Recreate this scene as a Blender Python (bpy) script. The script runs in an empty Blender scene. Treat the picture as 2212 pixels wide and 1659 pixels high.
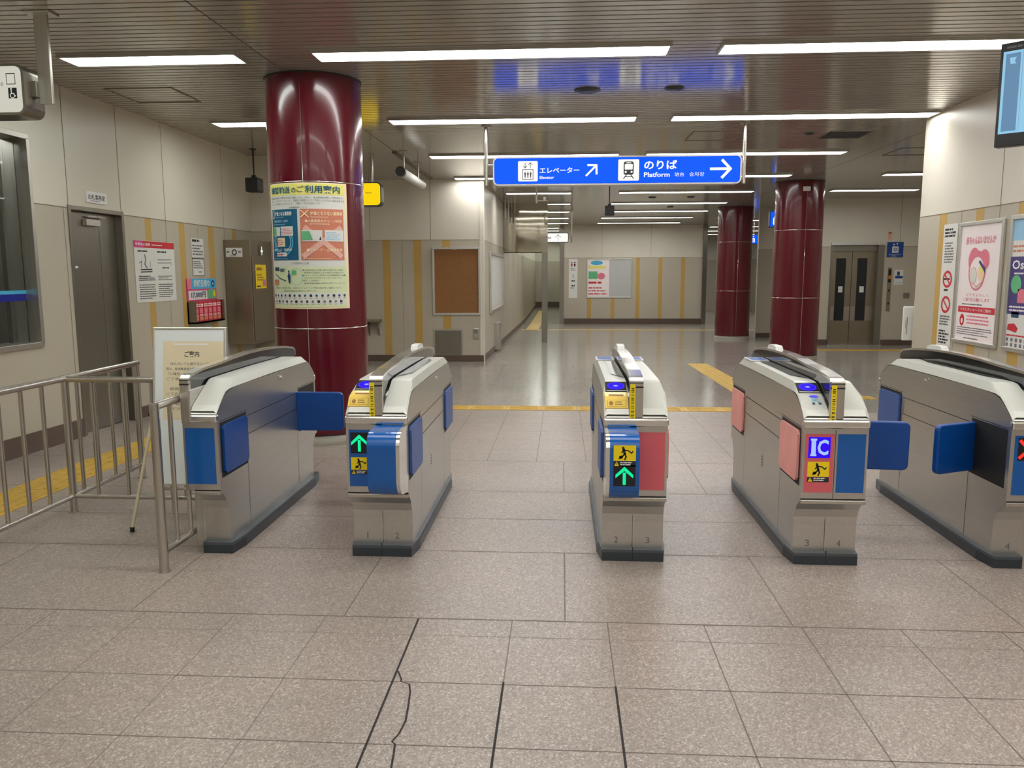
import bpy, bmesh, math, random
from mathutils import Vector, Matrix
random.seed(7)
PI = math.pi
SC = bpy.context.scene
COL = SC.collection

# ------------------------------------------------------------------ camera, world, exposure
def camera():
    f, psi, th, ro, h = 1742.0, math.radians(3.56), math.radians(7.84), math.radians(.15), 1.5
    fw = Vector((-math.sin(psi)*math.cos(th), math.cos(psi)*math.cos(th), -math.sin(th)))
    rt = Vector((math.cos(psi), math.sin(psi), 0)); dn = fw.cross(rt)
    r2 = math.cos(ro)*rt + math.sin(ro)*dn; d2 = -math.sin(ro)*rt + math.cos(ro)*dn
    cd = bpy.data.cameras.new('camera'); co = bpy.data.objects.new('camera', cd); COL.objects.link(co)
    m = Matrix((( r2.x, -d2.x, -fw.x, 0), (r2.y, -d2.y, -fw.y, 0), (r2.z, -d2.z, -fw.z, h), (0, 0, 0, 1)))
    co.matrix_world = m
    cd.sensor_width = 36; cd.sensor_fit = 'HORIZONTAL'; cd.lens = f/2212*36; cd.clip_start = .05; cd.clip_end = 200
    SC.camera = co
camera()
W = bpy.data.worlds.new('world'); SC.world = W; W.use_nodes = True
W.node_tree.nodes['Background'].inputs[0].default_value = (.9, .88, .8, 1)
W.node_tree.nodes['Background'].inputs[1].default_value = .12
SC.view_settings.view_transform = 'Standard'; SC.view_settings.look = 'None'
SC.view_settings.exposure = 0.0; SC.view_settings.gamma = 1; SC.view_settings.use_curve_mapping = False
SC.cycles.use_denoising = True
SC.cycles.max_bounces = 10; SC.cycles.diffuse_bounces = 6; SC.cycles.glossy_bounces = 5; SC.cycles.transmission_bounces = 6
SC.cycles.sample_clamp_indirect = 6
LIGHT_POWER = 18.5

ZC = 3.17
def zf(y): return 0.0 if y < 6 else -.0145*(min(y, 30)-6)

# ------------------------------------------------------------------ materials
def srgb(r, g, b):
    return tuple(((c/255)/12.92 if c/255 <= .04045 else ((c/255+.055)/1.055)**2.4) for c in (r, g, b))
class NT:
    def __init__(s, name):
        s.m = bpy.data.materials.new(name); s.m.use_nodes = True; s.t = s.m.node_tree
        s.b = s.t.nodes['Principled BSDF']; s.tc = None
    def n(s, kind, **kw):
        x = s.t.nodes.new(kind)
        for k, v in kw.items(): setattr(x, k, v)
        return x
    def l(s, a, b): s.t.links.new(a, b)
    def coord(s, scale=(1, 1, 1)):
        if s.tc is None: s.tc = s.n('ShaderNodeTexCoord')
        mp = s.n('ShaderNodeMapping'); mp.inputs['Scale'].default_value = scale
        s.l(s.tc.outputs['Object'], mp.inputs['Vector']); return mp.outputs[0]
    def noise(s, scale, vec=(1, 1, 1), detail=4, rough=.5):
        x = s.n('ShaderNodeTexNoise'); x.inputs['Scale'].default_value = scale; x.inputs['Detail'].default_value = detail
        x.inputs['Roughness'].default_value = rough; s.l(s.coord(vec), x.inputs['Vector']); return x.outputs['Fac']
    def ramp(s, fac, stops):
        r = s.n('ShaderNodeValToRGB'); e = r.color_ramp.elements
        while len(e) < len(stops): e.new(.5)
        for q, (p, c) in zip(e, stops): q.position = p; q.color = tuple(c)+(1,) if len(c) == 3 else c
        s.l(fac, r.inputs[0]); return r.outputs[0]
    def bump(s, fac, strength, dist=.01):
        b = s.n('ShaderNodeBump'); b.inputs['Strength'].default_value = strength; b.inputs['Distance'].default_value = dist
        s.l(fac, b.inputs['Height']); s.l(b.outputs[0], s.b.inputs['Normal'])
def pbr(name, col, rough=.5, metal=0., var=.06, scale=6, bump=0, spec=None, coat=0, emit=None):
    t = NT(name)
    f = t.noise(scale)
    lo = tuple(max(0, c*(1-var)) for c in col); hi = tuple(min(1, c*(1+var)) for c in col)
    t.l(t.ramp(f, [(.3, lo), (.7, hi)]), t.b.inputs['Base Color'])
    t.b.inputs['Roughness'].default_value = rough; t.b.inputs['Metallic'].default_value = metal
    if spec is not None: t.b.inputs['Specular IOR Level'].default_value = spec
    if coat: t.b.inputs['Coat Weight'].default_value = coat; t.b.inputs['Coat Roughness'].default_value = .06
    if bump: t.bump(t.noise(scale*8), bump, .002)
    if emit:
        t.b.inputs['Emission Color'].default_value = tuple(col)+(1,); t.b.inputs['Emission Strength'].default_value = emit
    return t.m
def steel(name, col, rough, vec, sc=30, bump=.15, metal=.9):
    t = NT(name)
    f = t.noise(sc, vec, 3, .6)
    lo = tuple(c*.95 for c in col); hi = tuple(min(1, c*1.04) for c in col)
    t.l(t.ramp(f, [(.3, lo), (.7, hi)]), t.b.inputs['Base Color'])
    t.b.inputs['Metallic'].default_value = metal
    r = t.n('ShaderNodeMapRange'); r.inputs['To Min'].default_value = rough*.9; r.inputs['To Max'].default_value = rough*1.12
    t.l(f, r.inputs[0]); t.l(r.outputs[0], t.b.inputs['Roughness'])
    if bump: t.bump(f, bump, .0008)
    return t.m
M = {}
M['cream'] = pbr('cream_panel', srgb(214, 208, 194), .38, var=.03, scale=1.2)
M['beige'] = pbr('beige_panel', srgb(183, 175, 158), .40, var=.03, scale=1.2)
M['ochre'] = pbr('ochre_stripe', srgb(190, 155, 84), .45, var=.04, scale=3)
M['joint'] = pbr('panel_joint', srgb(128, 116, 94), .6)
M['skirting'] = pbr('brown_skirting', srgb(92, 76, 66), .4)
M['dark'] = pbr('dark_gap', (.01, .01, .01), .6)
M['black'] = pbr('black_plastic', (.008, .008, .01), .35)
M['blacktext'] = pbr('black_print', (.02, .02, .025), .6)
M['greytext'] = pbr('grey_print', (.16, .16, .17), .6)
M['white'] = pbr('white_print', (.82, .82, .80), .5, var=.02)
M['paper'] = pbr('white_paper', (.70, .70, .66), .55, var=.02)
M['creampaper'] = pbr('cream_paper', srgb(226, 212, 178), .4, var=.02)
M['palegreen'] = pbr('pale_green_print', srgb(212, 222, 180), .5, var=.03)
M['yellowprint'] = pbr('yellow_print', srgb(232, 226, 120), .5, var=.03)
M['poster_edge'] = pbr('poster_cream_edge', srgb(240, 222, 180), .5, var=.02)
M['teal'] = pbr('teal_print', srgb(8, 92, 128), .45, var=.1, scale=3)
M['coral'] = pbr('coral_print', srgb(205, 125, 100), .5, var=.05)
M['coralpale'] = pbr('pale_coral_print', srgb(225, 175, 158), .5)
M['green'] = pbr('green_print', srgb(95, 180, 125), .5)
M['navy'] = pbr('navy_print', srgb(30, 62, 105), .5)
M['lightblue'] = pbr('light_blue_print', srgb(150, 195, 225), .5)
M['redprint'] = pbr('red_print', srgb(200, 40, 55), .5)
M['pinkprint'] = pbr('pink_print', srgb(222, 120, 140), .5)
M['magenta'] = pbr('magenta_print', srgb(210, 60, 130), .5)
M['cyan'] = pbr('cyan_print', srgb(70, 175, 215), .5)
M['purple'] = pbr('purple_print', srgb(70, 60, 120), .5)
M['yellowsign'] = pbr('yellow_sticker', srgb(245, 215, 10), .4, var=.02)
M['palepink'] = pbr('pale_pink_paper', srgb(240, 230, 230), .5, var=.02)
M['skin'] = pbr('peach_print', srgb(236, 205, 175), .5)
M['cork'] = pbr('cork_board', srgb(142, 98, 55), .8, var=.12, scale=60)
M['red'] = pbr('red_enamel', srgb(88, 7, 26), .2, var=.04, scale=1.5, coat=.25)
M['steel'] = steel('brushed_steel', (.56, .53, .48), .30, (1, 1, .04), 60)
M['steelh'] = steel('brushed_steel_gate', (.58, .565, .53), .3, (1, .03, 1), 90, .02)
M['steeldoor'] = steel('brushed_steel_door', (.27, .25, .215), .3, (1, 1, .04), 50, .02)
M['steelcab'] = steel('bronze_steel_cabinet', (.30, .26, .2), .35, (1, 1, .04), 50, .1)
M['chrome'] = steel('polished_trim', (.80, .78, .74), .16, (1, 1, 1), 8, 0)
M['tube'] = steel('rail_steel', (.52, .49, .44), .22, (1, 1, .1), 40, .05)
M['alu'] = steel('aluminium_frame', (.66, .65, .62), .32, (1, 1, 1), 20, .05)
M['rubber'] = pbr('blue_grey_bumper', srgb(50, 56, 63), .35, var=.08, scale=20)
M['rubbertop'] = pbr('bumper_top_strip', srgb(76, 82, 88), .35)
M['gatecream'] = pbr('pale_grey_gate_top', srgb(205, 206, 196), .3, var=.02, coat=.15)
M['gategrey'] = pbr('grey_glossy_strip', srgb(78, 84, 86), .12, var=.05, coat=.3)
M['acrylic'] = pbr('smoked_acrylic', (.012, .014, .016), .07, var=.1, coat=.5)
M['bluepanel'] = pbr('blue_panel', srgb(0, 88, 168), .24, var=.03, coat=.3)
M['bluepad'] = pbr('blue_flap_pad', srgb(0, 66, 142), .36, var=.06, scale=10)
M['bluepadgrey'] = pbr('faded_blue_flap_pad', srgb(58, 92, 158), .4, var=.06, scale=10)
M['pinkpanel'] = pbr('pink_panel', srgb(214, 98, 106), .35, var=.02)
M['pinkpad'] = pbr('pink_flap_pad', srgb(240, 164, 156), .45, var=.06, scale=10)
M['yellowbox'] = pbr('yellow_ticket_slot', srgb(238, 204, 92), .35, var=.04, coat=.2)
M['brownslot'] = pbr('brown_slot', srgb(160, 112, 45), .5)
M['tactile'] = pbr('yellow_tactile_tile', srgb(196, 158, 62), .5, var=.14, scale=9)
M['whiteplastic'] = pbr('white_plastic', (.75, .75, .72), .35, var=.02)
M['easel'] = pbr('white_easel_board', (.74, .78, .78), .25, var=.015)
M['wood'] = pbr('beige_leg', srgb(190, 178, 150), .4)
M['orange'] = pbr('orange_display', srgb(200, 130, 30), .4)
M['bluesignflat'] = pbr('blue_sign_plate', srgb(16, 66, 140), .4)
def lit(name, col, k):
    t = NT(name)
    t.l(t.ramp(t.noise(2), [(.3, tuple(c*.97 for c in col)), (.7, col)]), t.b.inputs['Emission Color'])
    t.b.inputs['Base Color'].default_value = tuple(c*.02 for c in col)+(1,); t.b.inputs['Specular IOR Level'].default_value = .15; t.b.inputs['Emission Strength'].default_value = k
    t.b.inputs['Roughness'].default_value = .3; return t.m
M['lamp'] = lit('lamp_diffuser', (1.0, .992, .965), LIGHT_POWER)
M['lampcool'] = lit('cool_lamp_diffuser', (.93, 1.0, .93), LIGHT_POWER*.9)
M['signblue'] = lit('backlit_blue', srgb(2, 92, 255), 1.0)
M['signwhite'] = lit('backlit_white', (1, .99, .95), 1.0)
M['signcream'] = lit('backlit_cream', srgb(232, 230, 214), .75)
M['signyellow'] = lit('backlit_yellow', srgb(255, 214, 0), 1.0)
M['ledgreen'] = lit('led_green', srgb(20, 240, 160), 1.0)
M['ledred'] = lit('led_red', srgb(250, 60, 50), 1.0)
M['ledblue'] = lit('led_blue', srgb(48, 10, 240), 1.0)
M['ledpale'] = lit('led_pale_blue', srgb(170, 200, 255), 1.0)
M['ledring'] = lit('led_ring', srgb(96, 90, 255), 1.0)
M['screen'] = lit('screen_blue', srgb(150, 205, 235), .95)
M['screengrey'] = lit('screen_grey_blue', srgb(105, 145, 180), .9)
M['screendark'] = lit('screen_text', srgb(30, 50, 80), .6)
M['rearscreen'] = lit('gate_rear_display', srgb(84, 128, 215), .45)

def ceiling_mat():
    t = NT('metal_slat_ceiling')
    f = t.noise(1.2, (1, .15, 1))
    t.l(t.ramp(f, [(.3, srgb(178, 173, 164)), (.7, srgb(186, 181, 172))]), t.b.inputs['Base Color'])
    t.b.inputs['Metallic'].default_value = .32
    t.b.inputs['Roughness'].default_value = .13
    t.b.inputs['Specular IOR Level'].default_value = 1.0
    t.bump(t.noise(1.5, (.2, 12, 1), 1), .12, .002)
    return t.m
M['ceiling'] = ceiling_mat()
def granite(name, a, b, c, rough, scale, bump=.1):
    t = NT(name)
    v = t.n('ShaderNodeTexVoronoi'); v.inputs['Scale'].default_value = scale; t.l(t.coord(), v.inputs['Vector'])
    spk = t.ramp(v.outputs['Color'], [(0, a), (.45, b), (.62, b), (1, c)])
    big = t.ramp(t.noise(.9, (1, 1, 1), 3), [(.3, (.86, .86, .86)), (.7, (1.06, 1.03, 1.0))])
    fine = t.ramp(t.noise(scale*1.6, (1, 1, 1), 4, .7), [(.36, (.70, .70, .72)), (.64, (1.25, 1.23, 1.19))])
    m1 = t.n('ShaderNodeMix', data_type='RGBA', blend_type='MULTIPLY'); m1.inputs[0].default_value = 1
    t.l(spk, m1.inputs[6]); t.l(big, m1.inputs[7])
    m2 = t.n('ShaderNodeMix', data_type='RGBA', blend_type='MULTIPLY'); m2.inputs[0].default_value = 1
    t.l(m1.outputs[2], m2.inputs[6]); t.l(fine, m2.inputs[7])
    t.l(m2.outputs[2], t.b.inputs['Base Color'])
    r = t.n('ShaderNodeMapRange'); r.inputs['To Min'].default_value = rough*.8; r.inputs['To Max'].default_value = rough*1.3
    t.l(t.noise(14), r.inputs[0]); t.l(r.outputs[0], t.b.inputs['Roughness'])
    t.bump(v.outputs['Distance'], bump, .002)
    return t.m
M['granite'] = granite('rough_granite', srgb(124, 112, 104), srgb(154, 142, 134), srgb(196, 187, 179), .3, 150)
M['granite2'] = granite('smooth_granite', srgb(136, 124, 113), srgb(156, 144, 133), srgb(180, 170, 158), .27, 130, .05)
M['farfloor'] = granite('polished_grey_floor', srgb(146, 142, 134), srgb(156, 152, 145), srgb(166, 162, 155), .15, 40, .015)
M['floorjoint'] = pbr('floor_joint', srgb(108, 97, 88), .6)
M['crack'] = pbr('floor_crack', srgb(40, 34, 30), .8)
M['platestone'] = pbr('pale_stone_plinth', srgb(148, 142, 128), .3)
def wavy():
    t = NT('wavy_mirror_steel')
    t.b.inputs['Base Color'].default_value = (.40, .37, .30, 1); t.b.inputs['Metallic'].default_value = 1; t.b.inputs['Roughness'].default_value = .05
    t.bump(t.noise(.9, (1.4, 1, 2.0), 1, .3), .05, .03); return t.m
M['wavy'] = wavy()
def glass():
    t = NT('window_glass'); t.b.inputs['Transmission Weight'].default_value = 1; t.b.inputs['Roughness'].default_value = .02
    t.b.inputs['Base Color'].default_value = (.8, .86, .84, 1); t.b.inputs['IOR'].default_value = 1.2
    return t.m
M['glass'] = glass()
M['liftglass'] = pbr('dark_lift_glass', (.01, .014, .02), .08)

# ------------------------------------------------------------------ mesh helpers
_text = {}
def text_geo(s, bold=0.0):
    k = (s, bold)
    if k in _text: return _text[k]
    cu = bpy.data.curves.new('lettering', 'FONT'); cu.body = s; cu.size = 1; cu.resolution_u = 2; cu.offset = bold
    o = bpy.data.objects.new('lettering', cu); COL.objects.link(o)
    dg = bpy.context.evaluated_depsgraph_get()
    me = bpy.data.meshes.new_from_object(o.evaluated_get(dg))
    vs = [(v.co.x, v.co.y) for v in me.vertices]; fs = [tuple(p.vertices) for p in me.polygons]
    bpy.data.meshes.remove(me); bpy.data.objects.remove(o); bpy.data.curves.remove(cu)
    if vs:
        x0 = min(v[0] for v in vs); x1 = max(v[0] for v in vs); y0 = min(v[1] for v in vs); y1 = max(v[1] for v in vs)
        vs = [((v[0]-x0)/max(x1-x0, 1e-6), (v[1]-y0)/max(y1-y0, 1e-6)) for v in vs]
        asp = (x1-x0)/max(y1-y0, 1e-6)
    else: asp = 1
    _text[k] = (vs, fs, asp); return _text[k]

class Fr:
    """a local frame: point = o + u*a + v*b + n*c"""
    def __init__(s, o, u, v, n): s.o, s.u, s.v, s.n = Vector(o), Vector(u), Vector(v), Vector(n)
    def __call__(s, a, b, c=0): return s.o + s.u*a + s.v*b + s.n*c
XZ = lambda x=0, y=0, z=0: Fr((x, y, z), (1, 0, 0), (0, 0, 1), (0, -1, 0))          # faces the camera (-Y)
LEFT = lambda x, y=0, z=0: Fr((x, y, z), (0, 1, 0), (0, 0, 1), (1, 0, 0))           # left wall, faces +X
RIGHT = lambda x, y=0, z=0: Fr((x, y, z), (0, -1, 0), (0, 0, 1), (-1, 0, 0))        # right wall, faces -X
WORLD = Fr((0, 0, 0), (1, 0, 0), (0, 1, 0), (0, 0, 1))

class MB:
    def __init__(s): s.v, s.f, s.m, s.mats, s.sm = [], [], [], [], []
    def mi(s, mat):
        if mat not in s.mats: s.mats.append(mat)
        return s.mats.index(mat)
    def add(s, pts, faces, mat, smooth=False):
        b = len(s.v); s.v += [tuple(p) for p in pts]; k = s.mi(mat)
        for f in faces: s.f.append(tuple(b+i for i in f)); s.m.append(k); s.sm.append(smooth)
    def box(s, x0, x1, y0, y1, z0, z1, mat, fr=WORLD):
        p = [fr(x, y, z) for z in (z0, z1) for y in (y0, y1) for x in (x0, x1)]
        s.add(p, [(0, 2, 3, 1), (4, 5, 7, 6), (0, 1, 5, 4), (2, 6, 7, 3), (0, 4, 6, 2), (1, 3, 7, 5)], mat)
    def prism(s, prof, a, b, mat, fr=WORLD, axis='x', smooth=False):
        """prof 2D closed polygon; extruded along axis from a to b. axis x: prof is (y,z); y: (x,z); z: (x,y)"""
        def P(p, t):
            return fr(*{'x': (t, p[0], p[1]), 'y': (p[0], t, p[1]), 'z': (p[0], p[1], t)}[axis])
        n = len(prof); pts = [P(p, a) for p in prof]+[P(p, b) for p in prof]
        s.add(pts, [tuple(range(n)), tuple(range(2*n-1, n-1, -1))], mat)
        s.add(pts, [(i, (i+1) % n, n+(i+1) % n, n+i) for i in range(n)], mat, smooth)
    def tube(s, path, r, mat, n=14, cap=True, radii=None):
        path = [Vector(p) for p in path]; rings = []
        for i, p in enumerate(path):
            d = (path[min(i+1, len(path)-1)]-path[max(i-1, 0)]).normalized()
            up = Vector((0, 0, 1)) if abs(d.z) < .9 else Vector((1, 0, 0))
            a = d.cross(up).normalized(); b = d.cross(a); rr = radii[i] if radii else r
            rings.append([p+a*rr*math.cos(2*PI*k/n)+b*rr*math.sin(2*PI*k/n) for k in range(n)])
        pts = [q for R_ in rings for q in R_]
        fs = [(i*n+k, i*n+(k+1) % n, (i+1)*n+(k+1) % n, (i+1)*n+k) for i in range(len(path)-1) for k in range(n)]
        s.add(pts, fs, mat, True)
        if cap: s.add(pts, [tuple(range(n)), tuple(range(len(pts)-1, len(pts)-n-1, -1))], mat)
    def lathe(s, prof, c, mat, n=64, a0=0, a1=2*PI):
        """prof list of (r,z) about a vertical axis at c"""
        full = abs(a1-a0-2*PI) < 1e-6; m = n if full else n+1
        pts = [(c[0]+r*math.cos(a0+(a1-a0)*k/n), c[1]+r*math.sin(a0+(a1-a0)*k/n), z) for r, z in prof for k in range(m)]
        fs = []
        for i in range(len(prof)-1):
            for k in range(n):
                k2 = (k+1) % m if full else k+1
                fs.append((i*m+k, i*m+k2, (i+1)*m+k2, (i+1)*m+k))
        s.add(pts, fs, mat, True)
    def build(s, name, parent=None, bevel=0, recalc=True):
        me = bpy.data.meshes.new(name); me.from_pydata(s.v, [], s.f)
        for k in s.mats: me.materials.append(M[k])
        for p, k, sm in zip(me.polygons, s.m, s.sm): p.material_index = k; p.use_smooth = sm
        if recalc:
            bm = bmesh.new(); bm.from_mesh(me); bmesh.ops.recalc_face_normals(bm, faces=bm.faces); bm.to_mesh(me); bm.free()
        me.update()
        o = bpy.data.objects.new(name, me); COL.objects.link(o)
        if parent is not None: o.parent = parent
        if bevel:
            b = o.modifiers.new('bevel', 'BEVEL'); b.width = bevel; b.segments = 2; b.limit_method = 'ANGLE'; b.angle_limit = math.radians(50)
            b.harden_normals = False
        return o

class Art:
    """flat printing on a surface; mp(a,b,c) gives the 3D point"""
    def __init__(s, mb, mp, step=.0006): s.mb, s.mp, s.st = mb, mp, step
    def P(s, x, y, l): return s.mp(x, y, s.st*l)
    def rect(s, x0, y0, x1, y1, mat, l=1, n=1):
        pts = []; fs = []
        for i in range(n+1):
            x = x0+(x1-x0)*i/n; pts += [s.P(x, y0, l), s.P(x, y1, l)]
        fs = [(2*i, 2*i+2, 2*i+3, 2*i+1) for i in range(n)]
        s.mb.add(pts, fs, mat)
    def poly(s, pts, mat, l=1): s.mb.add([s.P(x, y, l) for x, y in pts], [tuple(range(len(pts)))], mat)
    def rrect(s, x0, y0, x1, y1, r, mat, l=1):
        p = []
        for cx, cy, a in ((x1-r, y0+r, -90), (x1-r, y1-r, 0), (x0+r, y1-r, 90), (x0+r, y0+r, 180)):
            for k in range(6): t = math.radians(a+18*k); p.append((cx+r*math.cos(t), cy+r*math.sin(t)))
        s.poly(p, mat, l)
    def disc(s, cx, cy, rx, ry, mat, l=1, n=28): s.poly([(cx+rx*math.cos(2*PI*k/n), cy+ry*math.sin(2*PI*k/n)) for k in range(n)], mat, l)
    def ring(s, cx, cy, rx, ry, w, mat, l=1, n=28, a0=0, a1=2*PI):
        pts = []
        for k in range(n+1):
            a = a0+(a1-a0)*k/n; c, q = math.cos(a), math.sin(a)
            pts += [s.P(cx+rx*c, cy+ry*q, l), s.P(cx+(rx-w)*c, cy+(ry-w)*q, l)]
        s.mb.add(pts, [(2*k, 2*k+2, 2*k+3, 2*k+1) for k in range(n)], mat)
    def stroke(s, pts, w, mat, l=1):
        for (x0, y0), (x1, y1) in zip(pts, pts[1:]):
            d = math.hypot(x1-x0, y1-y0) or 1; nx, ny = -(y1-y0)/d*w/2, (x1-x0)/d*w/2; ex, ey = (x1-x0)/d*w*.3, (y1-y0)/d*w*.3
            s.poly([(x0+nx-ex, y0+ny-ey), (x0-nx-ex, y0-ny-ey), (x1-nx+ex, y1-ny+ey), (x1+nx+ex, y1+ny+ey)], mat, l)
    def text(s, t, x0, y0, x1, y1, mat, l=2, bold=0.0, flip=False):
        vs, fs, _ = text_geo(t, bold)
        s.mb.add([s.P(x0+(x1-x0)*a, y0+(y1-y0)*b, l) for a, b in vs], fs, mat)
    def lines(s, x0, y0, x1, y1, n, mat, l=2, fill=.45, seed=1):
        """rows of small print, too small to read in the photograph"""
        rnd = random.Random(seed); h = (y1-y0)/n
        for i in range(n):
            y = y1-(i+1)*h; x = x0; end = x1-(x1-x0)*(rnd.random()*.35 if rnd.random() < .4 else rnd.random()*.05)
            while x < end:
                w = h*fill*rnd.uniform(.9, 5); w = min(w, end-x)
                s.rect(x, y+h*.25, x+w, y+h*(.25+fill), mat, l); x += w+h*fill*.5

def tag(o, label=None, cat=None, group=None, kind=None):
    for k, v in (('label', label), ('category', cat), ('group', group), ('kind', kind)):
        if v: o[k] = v
    return o
def empty(name, loc=(0, 0, 0), rz=0):
    o = bpy.data.objects.new(name, None); o.empty_display_size = .1; COL.objects.link(o); o.location = loc; o.rotation_euler = (0, 0, rz); return o
def place(o, root, loc):
    pass
def struct(mb, name, bevel=0): return tag(mb.build(name, bevel=bevel), kind='structure')
def at(root, fr=None):
    """frame local to an Empty that has no rotation"""
    return Fr((0, 0, 0), (1, 0, 0), (0, 1, 0), (0, 0, 1))

# ------------------------------------------------------------------ floor
def ystrips(mb, x0, x1, y0, y1, z, mat, n=1):
    mb.add([(x0, y0, zf(y0)+z), (x1, y0, zf(y0)+z), (x1, y1, zf(y1)+z), (x0, y1, zf(y1)+z)], [(0, 1, 2, 3)], mat)
def floor():
    b = MB()
    for y0, y1, m in ((-3, 3.33, 'granite'), (3.33, 6.0, 'granite'), (6.0, 6.35, 'granite'), (6.35, 9.0, 'granite'), (9.0, 30, 'farfloor'), (30, 46, 'farfloor')):
        ystrips(b, -6.6, 9.6, y0, y1, 0, m)
    b.box(-6.6, 9.6, -3, 46, -.75, -.6, 'floorjoint')
    J = .0006
    def hx(y, x0=-4.5, x1=3.97, w=.006): ystrips(b, x0, x1, y-w/2, y+w/2, J, 'floorjoint')
    def vy(x, y0, y1, w=.005, m='floorjoint'):
        if y0 < 6 < y1: vy(x, y0, 6, w, m); vy(x, 6, y1, w, m); return
        ystrips(b, x-w/2, x+w/2, y0, y1, J, m)
    for y in (1.17, 1.57, 1.97, 2.38, 2.78): hx(y, w=.0045)
    hx(3.17, w=.002); hx(3.335, w=.009)
    for k in range(-10, 10): vy(.203+.4115*k, .5, 3.33, .005 if k in (-2, -1, 0, 1, 2, 3, 4) else .0032)
    for k in range(-5, 5):
        vy(.02+.9745*k, 3.34, 4.2, .007 if k == 0 else .005)
        vy(.02+.9745*k, 5.42, 6.35)
    for y in (4.2, 4.79, 5.42, 6.35): hx(y)
    for y in (6.8, 7.25, 7.7, 8.15, 8.6): hx(y, w=.003)
    for k in range(-10, 10): vy(-.2+.4*k, 6.35, 8.96, .004)
    for k in range(-20, 20): vy(.2+.6*k, 9.4, 14.5, .004)
    for y in range(10, 26): hx(y+.2, -6, 9, .006)
    # crack that wanders across two near tiles
    pts = [(-.615, 2.858), (-.590, 2.796), (-.589, 2.782), (-.554, 2.763), (-.540, 2.708), (-.529, 2.614), (-.520, 2.517), (-.527, 2.442), (-.541, 2.396), (-.528, 2.381), (-.521, 2.326), (-.514, 2.257), (-.50, 2.0)]
    for x, ya, yb in ((-.62, 2.0, 3.33), (-.2085, 2.0, 2.80), (.203, 2.0, 2.79)): b.add([(x-.0042, ya, .0008), (x+.0042, ya, .0008), (x+.0042, yb, .0008), (x-.0042, yb, .0008)], [(0, 1, 2, 3)], 'crack')
    for (xa, ya), (xb, yb) in zip(pts, pts[1:]):
        w = .0035; b.add([(xa-w, ya, .0009), (xa+w, ya, .0009), (xb+w, yb, .0009), (xb-w, yb, .0009)], [(0, 1, 2, 3)], 'crack')
    o = b.build('floor', recalc=False); tag(o, kind='structure')
floor()

def tactile(name, x0, x1, y0, y1, along, label):
    """yellow guiding paving: slabs with raised bars"""
    root = empty(name, ((x0+x1)/2, (y0+y1)/2, zf((y0+y1)/2))); ox, oy, oz = root.location
    tag(root, label, 'tactile paving')
    b = MB()
    L = (y1-y0) if along == 'y' else (x1-x0); n = max(1, round(L/.4)); far = y0 > 20
    for i in range(n):
        if along == 'y': a0, a1, c0, c1 = x0, x1, y0+L*i/n+.002, y0+L*(i+1)/n-.002
        else: a0, a1, c0, c1 = x0+L*i/n+.002, x0+L*(i+1)/n-.002, y0, y1
        za, zb = zf(c0)-oz, zf(c1)-oz; h = .003
        p = [(a0-ox, c0-oy, za), (a1-ox, c0-oy, za), (a1-ox, c1-oy, zb), (a0-ox, c1-oy, zb)]
        p += [(q[0], q[1], q[2]+h) for q in p]
        b.add(p, [(4, 5, 6, 7), (0, 1, 5, 4), (1, 2, 6, 5), (2, 3, 7, 6), (3, 0, 4, 7)], 'tactile')
        if not far:
            for k in range(4):
                t = (k+.5)/4
                if along == 'y': e0, e1, f0, f1 = a0+(a1-a0)*t-.012, a0+(a1-a0)*t+.012, c0+.03, c1-.03
                else: e0, e1, f0, f1 = a0+.03, a1-.03, c0+(c1-c0)*t-.012, c0+(c1-c0)*t+.012
                za, zb = zf(f0)-oz+h, zf(f1)-oz+h
                p = [(e0-ox, f0-oy, za), (e1-ox, f0-oy, za), (e1-ox, f1-oy, zb), (e0-ox, f1-oy, zb)]
                p += [((q[0]*.9+(e0+e1-2*ox)/2*.1), q[1], q[2]+.004) for q in p]
                b.add(p, [(4, 5, 6, 7), (0, 1, 5, 4), (1, 2, 6, 5), (2, 3, 7, 6), (3, 0, 4, 7)], 'tactile')
    b.build('paving_slabs', root)
    return root
tactile('tactile_paving', -3.87, -3.50, 2.4, 9.0, 'y', 'yellow tactile strip on the floor along the left wall behind the steel railing')
tactile('tactile_paving', -3.87, 2.6, 9.02, 9.34, 'x', 'yellow tactile line across the floor behind the ticket gates')
tactile('tactile_paving', 2.25, 2.60, 9.36, 14.6, 'y', 'yellow tactile branch leading away behind the pink-panelled gate')
tactile('tactile_paving', 2.62, 3.9, 10.1, 10.4, 'x', 'short yellow tactile line by the right wall behind the gates')
tactile('tactile_paving', -1.3, 6.0, 25.4, 25.7, 'x', 'thin far yellow tactile line in front of the toilet sign wall')
tactile('tactile_paving', 4.9, 8.9, 17.6, 17.9, 'x', 'yellow tactile line in front of the lift doors')
tactile('tactile_paving', -1.15, -.75, 25.75, 40, 'y', 'yellow tactile strip running down the far left corridor')

# ------------------------------------------------------------------ ceiling
def ceiling():
    b = MB(); pitch = .0905; g = .018
    n = int(49/pitch)
    for i in range(n):
        y = -3+i*pitch
        if y > 46: break
        # slat with down-turned edges
        for x0, x1 in ((-6.6, -2.338), (-2.326, 4.324), (4.336, 9.6)):
            b.box(x0, x1, y, y+pitch-g, ZC, ZC+.012, 'ceiling')
    b.box(-6.6, 9.6, -3, 46, ZC+.03, ZC+.10, 'dark')
    tag(b.build('ceiling', recalc=False), kind='structure')
ceiling()

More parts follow.
